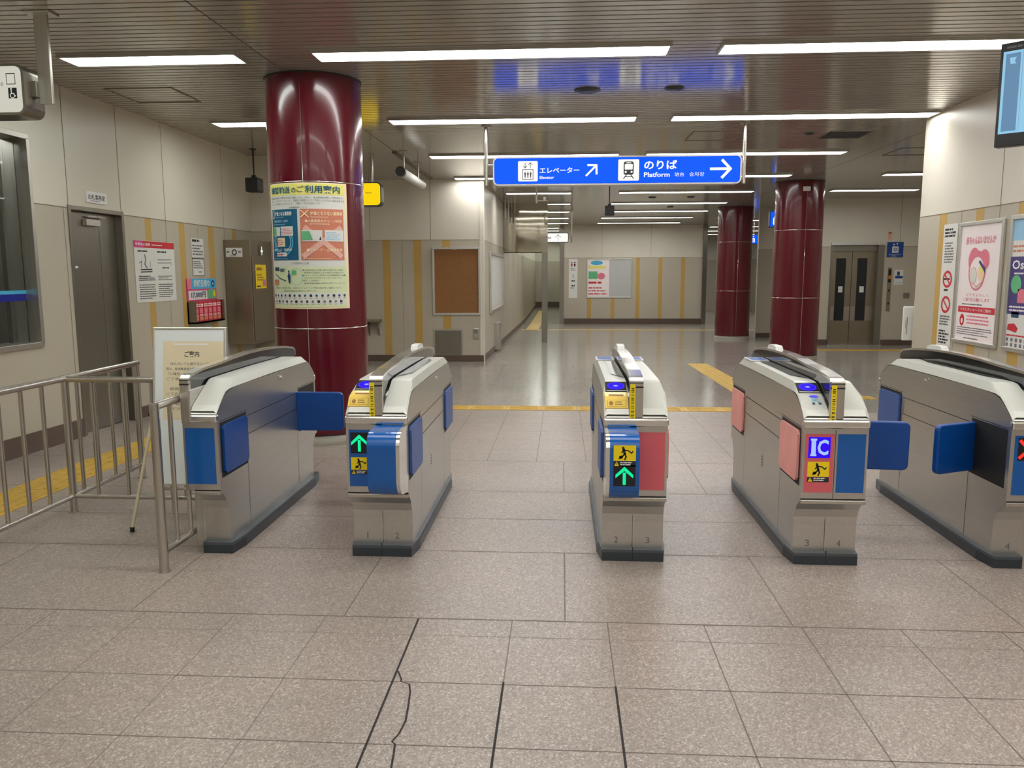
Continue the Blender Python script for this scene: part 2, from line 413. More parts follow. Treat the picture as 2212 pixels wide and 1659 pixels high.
def ceiling_light(x0, x1, yc, label, group, cool=False):
    root = empty('ceiling_light', ((x0+x1)/2, yc, ZC)); w = .125; h = (x1-x0)/2
    tag(root, label, 'ceiling light', group)
    b = MB(); t = .018; d = -.022
    b.box(-h-t, h+t, -w-t, -w, d, 0, 'ceiling'); b.box(-h-t, h+t, w, w+t, d, 0, 'ceiling')
    b.box(-h-t, -h, -w, w, d, 0, 'ceiling'); b.box(h, h+t, -w, w, d, 0, 'ceiling')
    b.build('frame', root)
    b = MB(); b.box(-h, h, -w, w, -.012, -.004, 'lampcool' if cool else 'lamp'); b.build('diffuser', root)
    return root
ROWS = [(-1.85, 0), (.9, 0), (3.65, 0), (6.4, 1), (9.13, 1), (11.86, 1), (14.56, 1), (17.33, 1), (20.05, 1), (22.6, 1), (25.2, 1), (27.8, 1)]
ORD = {3: 'nearest visible', 4: 'second', 5: 'third', 6: 'fourth', 7: 'fifth', 8: 'sixth', 9: 'seventh', 10: 'eighth', 11: 'ninth and farthest'}
for i, (y, vis) in enumerate(ROWS):
    o = ORD.get(i, 'row behind the camera'); gname = 'recessed fluorescent ceiling lights'
    if i <= 6:
        ceiling_light(-1.9, .78, y, f'long ceiling light, middle one of the {o} row' if vis else 'long ceiling light overhead, left of centre, out of view', gname)
    if True:
        ceiling_light(1.18, 3.92 if y < 20 or y > 0 else 3.9, y, f'long ceiling light, right-hand one of the {o} row over the hall' if vis else 'long ceiling light overhead, right of centre, out of view', gname)
    if i <= 4:
        ceiling_light(-3.88, -2.51, y, f'short cool white ceiling light by the left wall, {o} row' if vis else 'short ceiling light overhead by the left wall, out of view', gname, True)
    if 7 <= i:
        ceiling_light(-1.18, .17, y, f'short ceiling light in the {o} row on the corridor side', gname)
for y, x1, l in ((14.54, 8.2, 'ceiling light right of the far red column, front one, partly behind the wall corner'), (17.3, 7.2, 'ceiling light in front of the lift doors, rear one of two'), (11.8, 8.2, 'ceiling light hidden in the lift lobby behind the right wall')):
    ceiling_light(5.5, x1, y, l, 'lift lobby ceiling lights')
for y in (26.8, 30.5, 33.5, 36.5): ceiling_light(5.4, 8.4, y, 'distant ceiling light past the farthest red column, one of the row added', 'distant lights past the farthest column')  # includes one more light, added because the end wall was dark
for y in (30.6, 32.6, 34.6, 36.6, 38.6, 40.6, 42.6): ceiling_light(-1.35, -.15, y, 'ceiling light far down the left corridor, row made denser to brighten it', 'far corridor ceiling lights', True)  # extra lights added along the row to brighten the dark corridor

# ------------------------------------------------------------------ walls
SEAM = 2.10
def wall(name, fr, a0, a1, holes=(), joints=(), stripes=(), ljoints=(), zb=0, thick=.12, skirt=True, top=ZC, seam=SEAM, num=None):
    """panelled wall: cream above, beige with ochre stripes below; holes = (a0,a1,b0,b1)"""
    b = MB()
    cuts = sorted(set([a0, a1]+[h[0] for h in holes]+[h[1] for h in holes]))
    for p, q in zip(cuts, cuts[1:]):
        hs = [h for h in holes if h[0] <= p and q <= h[1]]
        for lo, hi, m in ((zb, seam, 'beige'), (seam, top+.02, 'cream')):
            segs = [(lo, hi)]
            for h in hs:
                ns = []
                for s0, s1 in segs:
                    if h[2] >= s1 or h[3] <= s0: ns.append((s0, s1)); continue
                    if h[2] > s0: ns.append((s0, h[2]))
                    if h[3] < s1: ns.append((h[3], s1))
                segs = ns
            for s0, s1 in segs: b.box(p, q, s0, s1, -thick, 0, m, fr)
    ar = Art(b, fr, .0008)
    def inhole(a, z0, z1): return any(h[0]-.01 <= a <= h[1]+.01 and h[2] < z1-.02 and h[3] > z0+.02 for h in holes)
    for a, w in stripes:
        if not inhole(a, zb+.1, seam): ar.rect(a-w/2, zb+.1, a+w/2, seam-.003, 'ochre', 1)
    for j in joints:
        if not inhole(j, seam, top): ar.rect(j-.004, seam, j+.004, top, 'joint', 2)
    for j in ljoints:
        if not inhole(j, zb, seam): ar.rect(j-.003, zb+.1, j+.003, seam, 'joint', 2)
    for p, q in zip(cuts, cuts[1:]):
        if not inhole((p+q)/2, seam-.05, seam+.05): ar.rect(p, seam-.004, q, seam+.004, 'joint', 3)
    tag(b.build(name), kind='structure')
def skirting(name, fr, a0, a1, y0, y1, h=.10):
    """fr has u along the wall; y0,y1 the world Y of both ends, for the falling floor"""
    b = MB(); z0, z1 = zf(y0), zf(y1); t = .015
    p = [fr(a0, z0-.02, 0), fr(a1, z1-.02, 0), fr(a1, z1+h, 0), fr(a0, z0+h, 0), fr(a0, z0-.02, t), fr(a1, z1-.02, t), fr(a1, z1+h, t), fr(a0, z0+h, t)]
    b.add(p, [(0, 3, 2, 1), (4, 5, 6, 7), (0, 1, 5, 4), (3, 7, 6, 2), (0, 4, 7, 3), (1, 2, 6, 5)], 'skirting')
    tag(b.build(name), kind='structure')
# left wall
FL = LEFT(-4.5)
wall('wall_left', FL, -3, 11.63, holes=[(4.2, 6.70, .91, 2.63), (7.25, 8.13, -.05, 2.10)], joints=(4.4, 5.36, 6.32, 7.24, 8.13, 9.06, 10.66),
     stripes=((8.655, .13), (9.44, .145), (10.24, .17), (10.98, .13)), ljoints=(9.06, 9.86, 10.66, 7.16), zb=-.1)
skirting('baseboard_left', FL, -3, 6, -3, 6, .17); skirting('baseboard_left', FL, 6, 7.22, 6, 7.22, .17); skirting('baseboard_left', FL, 8.16, 11.6, 8.16, 11.6, .12)
# alcove wall behind the red column and its return
wall('wall_alcove', XZ(0, 11.63), -4.5, -3.75, joints=(), zb=-.15)
wall('wall_alcove_return', LEFT(-3.75), 11.75, 14.8, joints=(13.2,), zb=-.2)
# back wall with the cork board
FB = XZ(0, 14.8)
wall('wall_back', FB, -3.87, -1.44, joints=(-3.515, -2.40), stripes=((-3.22, .14), (-2.645, .145), (-2.115, .15)), ljoints=(-2.93,), zb=-.3)
skirting('baseboard_back', FB, -3.75, -1.44, 14.8, 14.8, .12)
b = MB(); b.box(-.07, .02, -.3, ZC, -.05, .012, 'cream', Fr((-1.44, 14.8, 0), (1, 0, 0), (0, 0, 1), (0, -1, 0))); struct(b, 'trim_1', .01)
# corridor side wall
wall('wall_corridor', LEFT(-1.44), 14.92, 44, joints=(16.5, 18.2, 20, 22, 24, 26, 29, 32, 36, 40), ljoints=(16.5, 18.2, 20, 22, 24, 26, 29, 32, 36, 40), zb=-.5)
skirting('baseboard_corridor', LEFT(-1.44), 14.8, 30, 14.8, 30, .12); skirting('baseboard_corridor', LEFT(-1.44), 30, 44, 30, 44, .12)
wall('wall_corridor_end', XZ(0, 44), -1.6, .2, joints=(-1.0,), zb=-.5); skirting('baseboard_corridor_end', XZ(0, 44), -1.44, .05, 44, 44, .3)
wall('wall_corridor_right', RIGHT(.04), -44, -29.52, zb=-.5)
# far wall with toilet sign
FF = XZ(0, 29.4)
wall('wall_far', FF, .04, 4.99, joints=(1.41, 3.15), stripes=((.97, .15), (1.81, .14), (2.7, .14), (3.5, .14), (4.3, .14)), zb=-.5, seam=2.03)
skirting('baseboard_far', FF, .04, 4.99, 29.4, 29.4, .2)
b = MB(); b.box(-.16, .0, -.4, ZC, -.3, .03, 'steeldoor', Fr((.06, 29.4, 0), (1, 0, 0), (0, 0, 1), (0, -1, 0))); struct(b, 'trim_2')
b = MB(); b.box(4.97, 5.12, 29.3, 29.6, -.4, ZC, 'steeldoor'); struct(b, 'trim_3')
# lift lobby walls
FE = XZ(0, 19.3)
wall('wall_lift', FE, 5.85, 9.0, holes=[(6.22, 7.40, -.3, 2.16)], joints=(6.80, 7.73), zb=-.4, seam=2.08)
skirting('baseboard_lift', FE, 5.85, 6.2, 19.3, 19.3, .13); skirting('baseboard_lift', FE, 7.42, 9.0, 19.3, 19.3, .13)
wall('wall_lift_side', RIGHT(5.85), -22, -19.42, zb=-.4)
wall('wall_hall_far_right', XZ(0, 22), 5.18, 5.97, joints=(5.6,), zb=-.4); skirting('baseboard_hall_far_right', XZ(0, 22), 5.18, 5.85, 22, 22, .12)
wall('wall_end', XZ(0, 40), 4.99, 9.6, zb=-.5)
wall('wall_lobby_right', RIGHT(9.0), -40, -9.4, zb=-.5)
# right wall with posters
FR = Fr((3.97, 0, 0), (0, 1, 0), (0, 0, 1), (-1, 0, 0))
wall('wall_right', FR, -3, 9.40, joints=(7.74, 5.9, 4.0), stripes=((8.84, .17), (8.09, .15), (7.35, .17), (6.55, .16), (5.7, .16)), ljoints=(8.45, 7.74, 6.95), zb=-.1)
skirting('baseboard_right', FR, -3, 6, -3, 6, .12); skirting('baseboard_right', FR, 6, 9.4, 6, 9.4, .12)
b = MB(); pr = [(3.97, 9.395)]+[(4.03-.06*math.cos(t), 9.395+.06*math.sin(t)) for t in [PI/2*k/8 for k in range(9)]]+[(4.09, 9.455), (4.09, 9.395)]
b.prism(pr[1:], -.1, ZC, 'cream', axis='z', smooth=True); struct(b, 'trim_4')
wall('wall_right_return', Fr((0, 9.455, 0), (1, 0, 0), (0, 0, 1), (0, 1, 0)), 4.05, 9.0, zb=-.1)
# behind the camera
wall('wall_rear', Fr((0, -3, 0), (1, 0, 0), (0, 0, 1), (0, 1, 0)), -4.6, 4.1, joints=(-3, -1.5, 0, 1.5, 3), zb=-.1)

# ------------------------------------------------------------------ ticket office window
def office_window():
    b = MB(); y0, y1, z0, z1 = 4.2, 6.70, .91, 2.63
    F = FL
    for a in ((y0-.02, y1+.02, z0-.035, z0+.012), (y0-.02, y1+.02, z1-.012, z1+.035)): b.box(a[0], a[1], a[2], a[3], -.20, .02, 'steel', F)
    for a in ((y0-.02, y0+.02), (y1-.012, y1+.03)): b.box(a[0], a[1], z0, z1, -.20, .02, 'steel', F)
    o = tag(b.build('window_1', bevel=.003), kind='structure')
    g = MB(); g.box(y0+.02, y1-.012, z0+.012, z1-.012, -.10, -.092, 'glass', F); g.build('glass_pane', o)
    g = MB(); g.box(y0+.02, y1-.012, 1.275, 1.335, -.0915, -.09, 'navyband', F); g.box(y0+.02, y1-.012, 1.335, 1.365, -.0915, -.09, 'cyan', F); tag(g.build('blue_band', o), 'blue band with a light blue top edge')
    m = MB(); m.box(6.53, 6.56, z0, z1, -.17, -.13, 'steeldoor', F); m.build('mullion', o)
    r = MB()
    r.box(-6.55, -4.62, 6.78, 6.86, 0, ZC, 'steel'); r.box(-6.6, -6.5, 3.6, 6.86, 0, ZC, 'steeldoor'); r.box(-6.6, -4.62, 3.5, 3.6, 0, ZC, 'beige')
    struct(r, 'wall_ticket_office')
    c = MB(); c.box(-5.15, -4.70, 4.3, 6.7, .80, .86, 'steel'); c.box(-5.1, -5.04, 4.3, 6.7, 0, .8, 'steeldoor')
    tag(c.build('office_counter'), 'steel counter inside the ticket office window', 'counter')
    c = MB(); c.box(-4.95, -4.75, 6.15, 6.42, .861, .875, 'paper'); c.box(-4.93, -4.78, 6.2, 6.4, .875, .883, 'white')
    tag(c.build('paper_stack'), 'white papers lying on the counter inside the office window', 'papers')
    c = MB(); c.box(-5.35, -5.2, 5.9, 6.3, .0, 1.75, 'black'); c.box(-5.2, -5.19, 5.95, 6.25, .3, 1.6, 'greytext')
    tag(c.build('office_cabinet', bevel=.01), 'dark cabinet standing inside the ticket office', 'cabinet')
M['navyband'] = pbr('navy_band', srgb(10, 30, 140), .3)
office_window()
b = MB(); b.box(-6.1, -4.8, 5.4, 5.6, 2.95, 3.0, 'lamp'); b.box(-6.15, -4.75, 5.35, 5.65, 3.0, 3.05, 'whiteplastic')
tag(b.build('office_fill_lamp'), 'added ceiling lamp brightening the ticket office, reflected in its steel wall', 'ceiling light')  # unseen lamp added to brighten the office interior

def office_door():
    F = FL; y0, y1, ys, z1 = 7.25, 8.13, 7.83, 2.10
    b = MB()
    b.box(y0-.03, y0+.012, -.03, z1+.03, -.14, .012, 'steeldoor', F); b.box(y1-.012, y1+.03, -.03, z1+.03, -.14, .012, 'steeldoor', F); b.box(y0, y1, z1-.012, z1+.03, -.14, .012, 'steeldoor', F)
    b.box(y0, y1, -.05, z1, -.13, -.115, 'dark', F)
    o = tag(b.build('door_1', bevel=.003), kind='structure')
    for a0, a1 in ((y0+.014, ys-.003), (ys+.003, y1-.014)):
        l = MB(); l.box(a0, a1, -.02, z1-.015, -.11, -.07, 'steeldoor', F); l.build('door_leaf', o, .002)
    c = MB(); c.box(7.55, 7.78, 1.96, 2.02, -.068, -.02, 'steel', F)
    c.prism([(7.6, -.03), (7.75, -.005), (7.9, -.03), (7.9, -.045), (7.75, -.02), (7.6, -.045)], 2.04, 2.055, 'chrome', Fr((-4.5, 0, 0), (0, 1, 0), (1, 0, 0), (0, 0, 1)), 'z')
    c.build('door_closer', o, .004)
    n = MB(); n.box(7.33, 7.43, 1.555, 1.575, -.069, -.066, 'white', F); tag(n.build('door_label', o), 'small white label strip')
    s = MB(); s.box(0, .34, 0, .105, 0, .012, 'white', Fr((-4.5, 7.52, 2.175), (0, 1, 0), (0, 0, 1), (1, 0, 0)))
    A = Art(s, Fr((-4.5+.0122, 7.52, 2.175), (0, 1, 0), (0, 0, 1), (1, 0, 0)))
    A.text('出札事務室', .03, .03, .31, .08, 'blacktext', 1, .01)
    A.lines(.06, .012, .28, .025, 1, 'greytext', 1)
    tag(s.build('door_sign'), 'small white plate with black characters on the wall above the steel door', 'sign')
office_door()

# ------------------------------------------------------------------ ticket gates
GL = 1.68
SIDE = [(0, .72), (0, .775), (.035, .804), (.085, .838), (.125, .861), (.17, .877), (.25, .886)]
def gate_profile():
    neck = [(.10, .045), (.10, .20), (.095, .245), (.075, .29), (.045, .325), (.015, .35), (0, .365)]
    front = neck+SIDE
    back = [(GL-y, z) for y, z in reversed(front)]
    return front+back
def loft_cover(mb, xo, xi, xm, mat, drop=0):
    """gate top from the outer edge xo up a chamfer xi to the middle xm"""
    O = [(.0, .776), (.035, .809), (.085, .847), (.125, .873), (.17, .884), (.25, .887), (.84, .89)]
    I = [(.004, .790), (.03, .818), (.08, .8445), (.13, .871), (.18, .897), (.235, .926), (.27, .931), (.84, .935)]
    O.insert(2, (.06, .828))
    O = O+[(GL-y, z) for y, z in reversed(O[:-1])]; I = I+[(GL-y, z) for y, z in reversed(I[:-1])]
    n = len(O); pts = [(xo, y, z) for y, z in O]+[(xi, y, z) for y, z in I]+[(xm, y, z) for y, z in I]+[(xm, y, z-.12) for y, z in I]
    fs = []
    for r in range(3): fs += [(r*n+i, r*n+i+1, (r+1)*n+i+1, (r+1)*n+i) for i in range(n-1)]
    mb.add(pts, fs, mat)
def slope_frame(x, y0=.06, front=True):
    """plane lying on the front (or rear) slope of the gate top; b runs up the slope"""
    P0, P1 = Vector((x, .03, .819)), Vector((x, .235, .927))
    v = (P1-P0).normalized(); n = Vector((1, 0, 0)).cross(v)
    if front: return Fr(P0, (1, 0, 0), v, n)
    P0 = Vector((x, GL-.03, .819)); P1 = Vector((x, GL-.235, .927)); v = (P1-P0).normalized()
    return Fr(P0, (1, 0, 0), v, Vector((1, 0, 0)).cross(v)*-1)
def reader(root, x0, x1, full=True):
    """IC card reader on the front slope"""
    F = slope_frame(0); b = MB(); A = Art(b, F, .0012)
    b.box(x0, x1, .138, .226, .0, .003, 'black', F)
    A.st = .001
    A.rect(x0+.004, .141, x1-.004, .146, 'white', 4)
    o = b.build('card_reader', root)
    g = MB(); A = Art(g, F, .001); cx = (x0+x1)/2; rx = (x1-x0)/2-.008
    A.disc(cx, .186, rx, .034, 'ledblue', 4); A.ring(cx, .186, rx-.004, .031, .0025, 'ledring', 5); A.disc(cx, .185, rx*.35, .010, 'ledring', 5); A.disc(cx, .185, rx*.18, .005, 'ledpale', 6)
    tag(g.build('reader_light', o), 'glowing blue oval reader light')
def sticker_warning(A, x0, y0, w, l=2):
    """yellow sticker with a person hurrying, black strip with a warning triangle below"""
    h = w*.72; A.rect(x0, y0, x0+w, y0+h, 'yellowsign', l)
    X = lambda a: x0+w*a; Y = lambda a: y0+h*a
    s = w*.07
    A.disc(X(.42), Y(.84), w*.055, w*.055, 'blacktext', l+1)
    A.stroke([(X(.44), Y(.76)), (X(.50), Y(.45))], s*1.6, 'blacktext', l+1)
    A.stroke([(X(.45), Y(.70)), (X(.66), Y(.66)), (X(.80), Y(.50)), (X(.86), Y(.62))], s*.8, 'blacktext', l+1)
    A.stroke([(X(.44), Y(.72)), (X(.36), Y(.52))], s*.8, 'blacktext', l+1)
    A.stroke([(X(.50), Y(.46)), (X(.56), Y(.28)), (X(.50), Y(.08))], s, 'blacktext', l+1)
    A.stroke([(X(.50), Y(.46)), (X(.40), Y(.30)), (X(.30), Y(.20))], s, 'blacktext', l+1)
    A.poly([(X(.22), Y(.12)), (X(.40), Y(.16)), (X(.42), Y(.36)), (X(.26), Y(.32))], 'blacktext', l+1)
    hb = h*.36; A.rect(x0, y0-hb, x0+w, y0-.002, 'blacktext', l)
    A.poly([(x0+w*.03, y0-hb*.92), (x0+w*.25, y0-hb*.92), (x0+w*.14, y0-hb*.08)], 'yellowsign', l+1)
    A.rect(x0+w*.13, y0-hb*.7, x0+w*.155, y0-hb*.3, 'blacktext', l+2)
    A.lines(x0+w*.30, y0-hb*.85, x0+w*.95, y0-hb*.12, 2, 'white', l+1, .5, 3)
def arrow_up(A, cx, cy, s, mat, l=3):
    w = s*.17
    A.poly([(cx-w, cy-s), (cx+w, cy-s), (cx+w, cy+s*.35), (cx-w, cy+s*.35)], mat, l)
    A.poly([(cx, cy+s), (cx+s*.95, cy+s*.1), (cx+s*.95, cy-s*.28), (cx, cy+s*.52), (cx-s*.95, cy-s*.28), (cx-s*.95, cy+s*.1)], mat, l)
def pad(root, x, sgn, y0, y1, mat, name='flap_pad', label=None):
    """padded flap resting in its recess in the side of the gate"""
    b = MB(); x0 = x-sgn*.02; x1 = x+sgn*.014
    z0, z1, r = .445, .705, .018
    pts = [(y0+r, z0), (y1-r, z0), (y1, z0+r), (y1, z1-r), (y1-r, z1), (y0+r, z1), (y0, z1-r), (y0, z0+r)]
    b.prism(pts, x0, x1, mat); o = b.build(name, root, .006)
    if label: tag(o, label)
    return o
def open_flap(root, x, sgn, yh, ang, length, mat, label=None):
    """flap swung out across the passage, hinged at yh"""
    b = MB(); c, s = math.cos(ang), math.sin(ang)
    F = Fr((x-sgn*.03, yh, 0), (sgn*c, -s, 0), (0, 0, 1), (sgn*s*-1, -c, 0))
    r = .03; z0, z1, L = .44, .705, length+.03
    p = [(0, z0), (L-r, z0)]+[(L-r+r*math.sin(t), z0+r-r*math.cos(t)) for t in (.5, 1.05)]+[(L, z0+r), (L, z1-r)]+[(L-r+r*math.cos(t), z1-r+r*math.sin(t)) for t in (.5, 1.05)]+[(L-r, z1), (0, z1)]
    b.add([F(a, q, -.016) for a, q in p]+[F(a, q, .016) for a, q in p], [tuple(range(len(p))), tuple(range(2*len(p)-1, len(p)-1, -1))]+[(i, (i+1) % len(p), len(p)+(i+1) % len(p), len(p)+i) for i in range(len(p))], mat)
    o = b.build('flap', root, .007)
    tag(o, label or 'closed flap swung across the passage'); return o
def hood(root, xc, xw, bulb=True, tape=True, mirror=False):
    top = [(.012, .955), (.03, .976), (.06, .982), (.2, .996), (.42, .999+.004), (.62, 1.014), (.85, 1.020), (1.08, 1.018), (1.3, 1.010), (1.5, .996), (1.66, .976), (1.705, .955), (1.715, .92)]
    b = MB()
    prof = [(.03, .74)]+[(.03, .955)]+[(y, z-.012) for y, z in top[2:-1]]+[(1.700, .92), (1.690, .885), (1.6, .87), (1.5, .86), (.2, .80)]
    b.prism(prof, xc-xw*.78, xc+xw*.78, 'acrylic'); o = b.build('hood_panel', root)
    b = MB(); n = len(top); t = .013
    for i in range(n-1):
        (ya, za), (yb, zb) = top[i], top[i+1]
        b.add([(xc+sx*xw, y, z+dz) for y, z in ((ya, za), (yb, zb)) for sx in (-1, 1) for dz in (0, -t)],
              [(0, 2, 6, 4), (1, 5, 7, 3), (0, 4, 5, 1), (2, 3, 7, 6)], 'chrome')
    b.build('hood_rail', root)
    b = MB(); b.box(xc-xw, xc+xw, .0, .03, .725, .962, 'steel')
    b.box(xc-xw-.0005, xc+xw+.0005, -.0012, .02, .925, .935, 'black'); b.box(xc-xw-.0005, xc+xw+.0005, -.0012, .02, .948, .954, 'black')
    b.build('hood_post', root, .003)
    if tape:
        b = MB(); F = XZ(0, -.0004, 0); A = Art(b, F, .0006); x0, x1 = (xc-xw+.002, xc-.006)
        A.rect(x0, .735, x1, .945, 'yellowsign', 2)
        rnd = random.Random(5); z = .75
        while z < .93:
            h = rnd.choice((.003, .005, .009)); A.rect(x0+.006, z, x1-.006, z+h, 'blacktext', 3)
            if h > .008: A.rect(x0+.010, z+.003, x1-.010, z+.006, 'yellowsign', 4)
            z += h+rnd.choice((.004, .007, .011))
        tag(b.build('warning_tape', root), 'yellow vertical tape with tiny black marks')
    if bulb:
        b = MB(); b.prism([(1.10, 1.012), (1.12, 1.034), (1.14, 1.040), (1.27, 1.038), (1.30, 1.030), (1.32, 1.010)], xc-.022, xc+.022, 'whiteplastic')
        b.build('sensor', root, .008)
def base(root, x0, x1, seam=None):
    b = MB(); o = .022
    for zz0, zz1, oo, m in ((0, .047, o, 'rubber'), (.047, .062, o*.75, 'rubbertop')):
        y0, y1 = .055, GL-.055; c = .14
        p = [(x0, y0), (x1, y0), (x1+oo, y0+c), (x1+oo, y1-c), (x1, y1), (x0, y1), (x0-oo, y1-c), (x0-oo, y0+c)]
        b.prism(p, zz0, zz1, m, axis='z')
    if seam is not None: b.box(seam-.003, seam+.003, .0545, .06, 0, .075, 'dark')
    b.build('bumper_base', root, .004)
def gate_body(root, x0, x1, seam=None, sides=(1, 1)):
    b = MB(); b.prism(gate_profile(), x0, x1, 'steelh')
    # panel joints
    for x, s in ((x0, -1), (x1, 1)):
        t = x+s*.0008
        def g(ya, yb, za, zb): b.add([(t, ya, za), (t, yb, za), (t, yb, zb), (t, ya, zb)], [(0, 1, 2, 3)], 'dark')
        g(.40, 1.27, .694, .698); g(.40, 1.27, .588, .592)
        g(.385, .388, .07, .445); g(1.255, 1.258, .07, .445); g(.385, .388, .59, .70); g(1.255, 1.258, .59, .70)
        g(.03, .40, .728, .731); g(1.28, 1.65, .728, .731)
        # flat dark plates, painting in the shade of the flap recesses
        for ya, yb in ((.03, .385), (1.295, 1.65)):
            b.add([(t, ya, .425), (t, yb, .425), (t, yb, .722), (t, ya, .722)], [(0, 1, 2, 3)], 'dark')
    for y, s in ((0, -1), (GL, 1)):
        t = y+s*.0008
        for za, zb in ((.363, .368),): b.add([(x0, t, za), (x1, t, za), (x1, t, zb), (x0, t, zb)], [(0, 1, 2, 3)], 'dark')
        if seam is not None: b.add([(seam-.0015, t, .37), (seam+.0015, t, .37), (seam+.0015, t, .72), (seam-.0015, t, .72)], [(0, 1, 2, 3)], 'dark')
    if seam is not None:
        b.box(seam-.0035, seam+.0035, .096, .102, .05, .24, 'chrome'); b.box(seam-.0012, seam+.0012, .0945, .1, .05, .24, 'dark')
    o = b.build('cabinet', root)
    # lip round the front and rear below the top
    for nm, y0, y1 in (('front_lip', -.012, .02), ('rear_lip', GL-.02, GL+.012)):
        b = MB(); b.box(x0-.004, x1+.004, y0, y1, .731, .772, 'chrome'); b.build(nm, root, .009)
    for nm, y0, y1 in (('front_lower_lip', -.006, .02), ('rear_lower_lip', GL-.02, GL+.006)):
        b = MB(); b.box(x0-.001, x1+.001, y0, y1, .34, .361, 'steel'); b.build(nm, root, .004)
def panel(root, x0, x1, mat, label, z0=.40, z1=.700, art=None, y=0.0, side=-1):
    b = MB(); t = -.0025 if side < 0 else GL+.0025
    b.box(x0, x1, min(y, t), max(y, t), z0, z1, mat)
    if art: art(Art(b, XZ(0, t, 0), .0007))
    return tag(b.build('front_panel', root), label)
def bulge(root, x0, x1, mat, art=None, label='rounded blue module standing out from the gate front', rim=1):
    P = .21; z0, z1 = .375, .728
    pr = [(0, z1)]+[(-P+.07-.07*math.sin(t), z1-.008-.07+.07*math.cos(t)) for t in [PI/2*k/8 for k in range(9)]]
    pr += [(-P+.09-.09*math.cos(t), z0+.02+.09-.09*math.sin(t)) for t in [PI/2*k/8 for k in range(9)]]+[(0, z0)]
    b = MB(); b.prism(pr, x0, x1, mat, smooth=False)
    if art: art(Art(b, XZ(0, -P, 0), .0007))
    o = tag(b.build('reader_module', root), label)
    # steel cheek on the outer side
    c = MB(); xo = x1 if rim > 0 else x0; w = .018*rim
    c.prism(pr, min(xo, xo+w), max(xo, xo+w), 'chrome'); c.build('module_cheek', root, .008)
    return o
def digit(root, t, x):
    b = MB(); A = Art(b, XZ(0, .0995, 0), .0006); A.text(t, x-(.003 if t == '1' else .011), .085, x+(.003 if t == '1' else .011), .119, 'greytext', 1, .0)
    tag(b.build('number_mark', root), f'lane number {t}')
def topcover(root, x0, x1, hx0, hx1):
    b = MB()
    if hx0-x0 > .02: loft_cover(b, x0, x0+.016, hx0, 'gatecream')
    if x1-hx1 > .02: loft_cover(b, x1, x1-.016, hx1, 'gatecream')
    b.build('top_cover', root)
def strip(root, xa, xb, ya=.34, yb=1.34):
    """grey glossy strip beside the hood"""
    b = MB(); F = Fr((0, 0, .935), (1, 0, 0), (0, 1, 0), (0, 0, 1)); A = Art(b, F, .001)
    s = 1 if xb > xa else -1
    A.poly([(xa, ya), (xb, ya+.16), (xb, yb-.16), (xa, yb)], 'gategrey', 1)
    b.build('glossy_strip', root)
def ticket_module(root, x0, x1):
    F = slope_frame(0); b = MB()
    pr = [(-.004, -.012), (-.004, .003), (.040, .024), (.070, .024), (.078, .014), (.130, .006), (.134, -.002)]
    pts = [F(x, p[0], p[1]) for x in (x0, x1) for p in pr]; n = len(pr)
    b.add(pts, [tuple(range(n)), tuple(range(2*n-1, n-1, -1))]+[(i, (i+1) % n, n+(i+1) % n, n+i) for i in range(n)], 'yellowbox')
    o = b.build('ticket_slot_module', root, .003); tag(o, 'yellow ticket slot housing')
    w = x1-x0; g = MB()
    g.add([F(x0+w*.18, .082, .0146), F(x1-w*.18, .082, .0146), F(x1-w*.18, .100, .0122), F(x0+w*.18, .100, .0122)], [(0, 1, 2, 3)], 'brownslot')
    a = F(0, -.004, .003); c = F(0, .040, .024); d = (c-a)
    A = Art(g, lambda x, y, l: a+Vector((x, 0, 0))+d*y+Vector((0, -1, .3)).normalized()*(l+.0006), .0004)
    A.rect(x0+w*.10, .18, x1-w*.10, .90, 'brownslot', 1); A.rect(x0+w*.115, .2, x1-w*.115, .88, 'yellowbox', 2)
    A.disc(x0+w*.26, .55, w*.09, .26, 'brownslot', 3); A.lines(x0+w*.42, .3, x1-w*.18, .82, 2, 'brownslot', 3, .5)
    g.build('ticket_slot', o, recalc=False)
def rear_display(root, x0, x1):
    F = Fr((0, 0, .934), (1, 0, 0), (0, 1, 0), (0, 0, 1)); b = MB(); b.box(x0, x1, 1.20, 1.40, 0, .006, 'whiteplastic', F)
    A = Art(b, F, .001); A.rect(x0+.010, 1.215, x1-.010, 1.385, 'rearscreen', 7); tag(b.build('rear_display', root), 'blue display window at the far end of the top')
def lock(root, x, sgn):
    b = MB(); b.tube([(x, .98, .842), (x+sgn*.006, .98, .842)], .012, 'chrome', 12); b.tube([(x, .93, .858), (x+sgn*.004, .93, .858)], .006, 'chrome', 8); b.build('lock', root)
def side_label(root, x, sgn, y=.72):
    b = MB(); t = x+sgn*.0008; F = Fr((t, y, 0), (0, sgn, 0), (0, 0, 1), (sgn, 0, 0)); A = Art(b, F, .0006)
    A.lines(0, .34, .03, .41, 4, 'greytext', 1, .6); b.build('side_marks', root)

def gate(xc, label):
    r = empty('ticket_gate', (xc, 4.04, 0)); tag(r, label, 'ticket gate', None); return r
H = .16
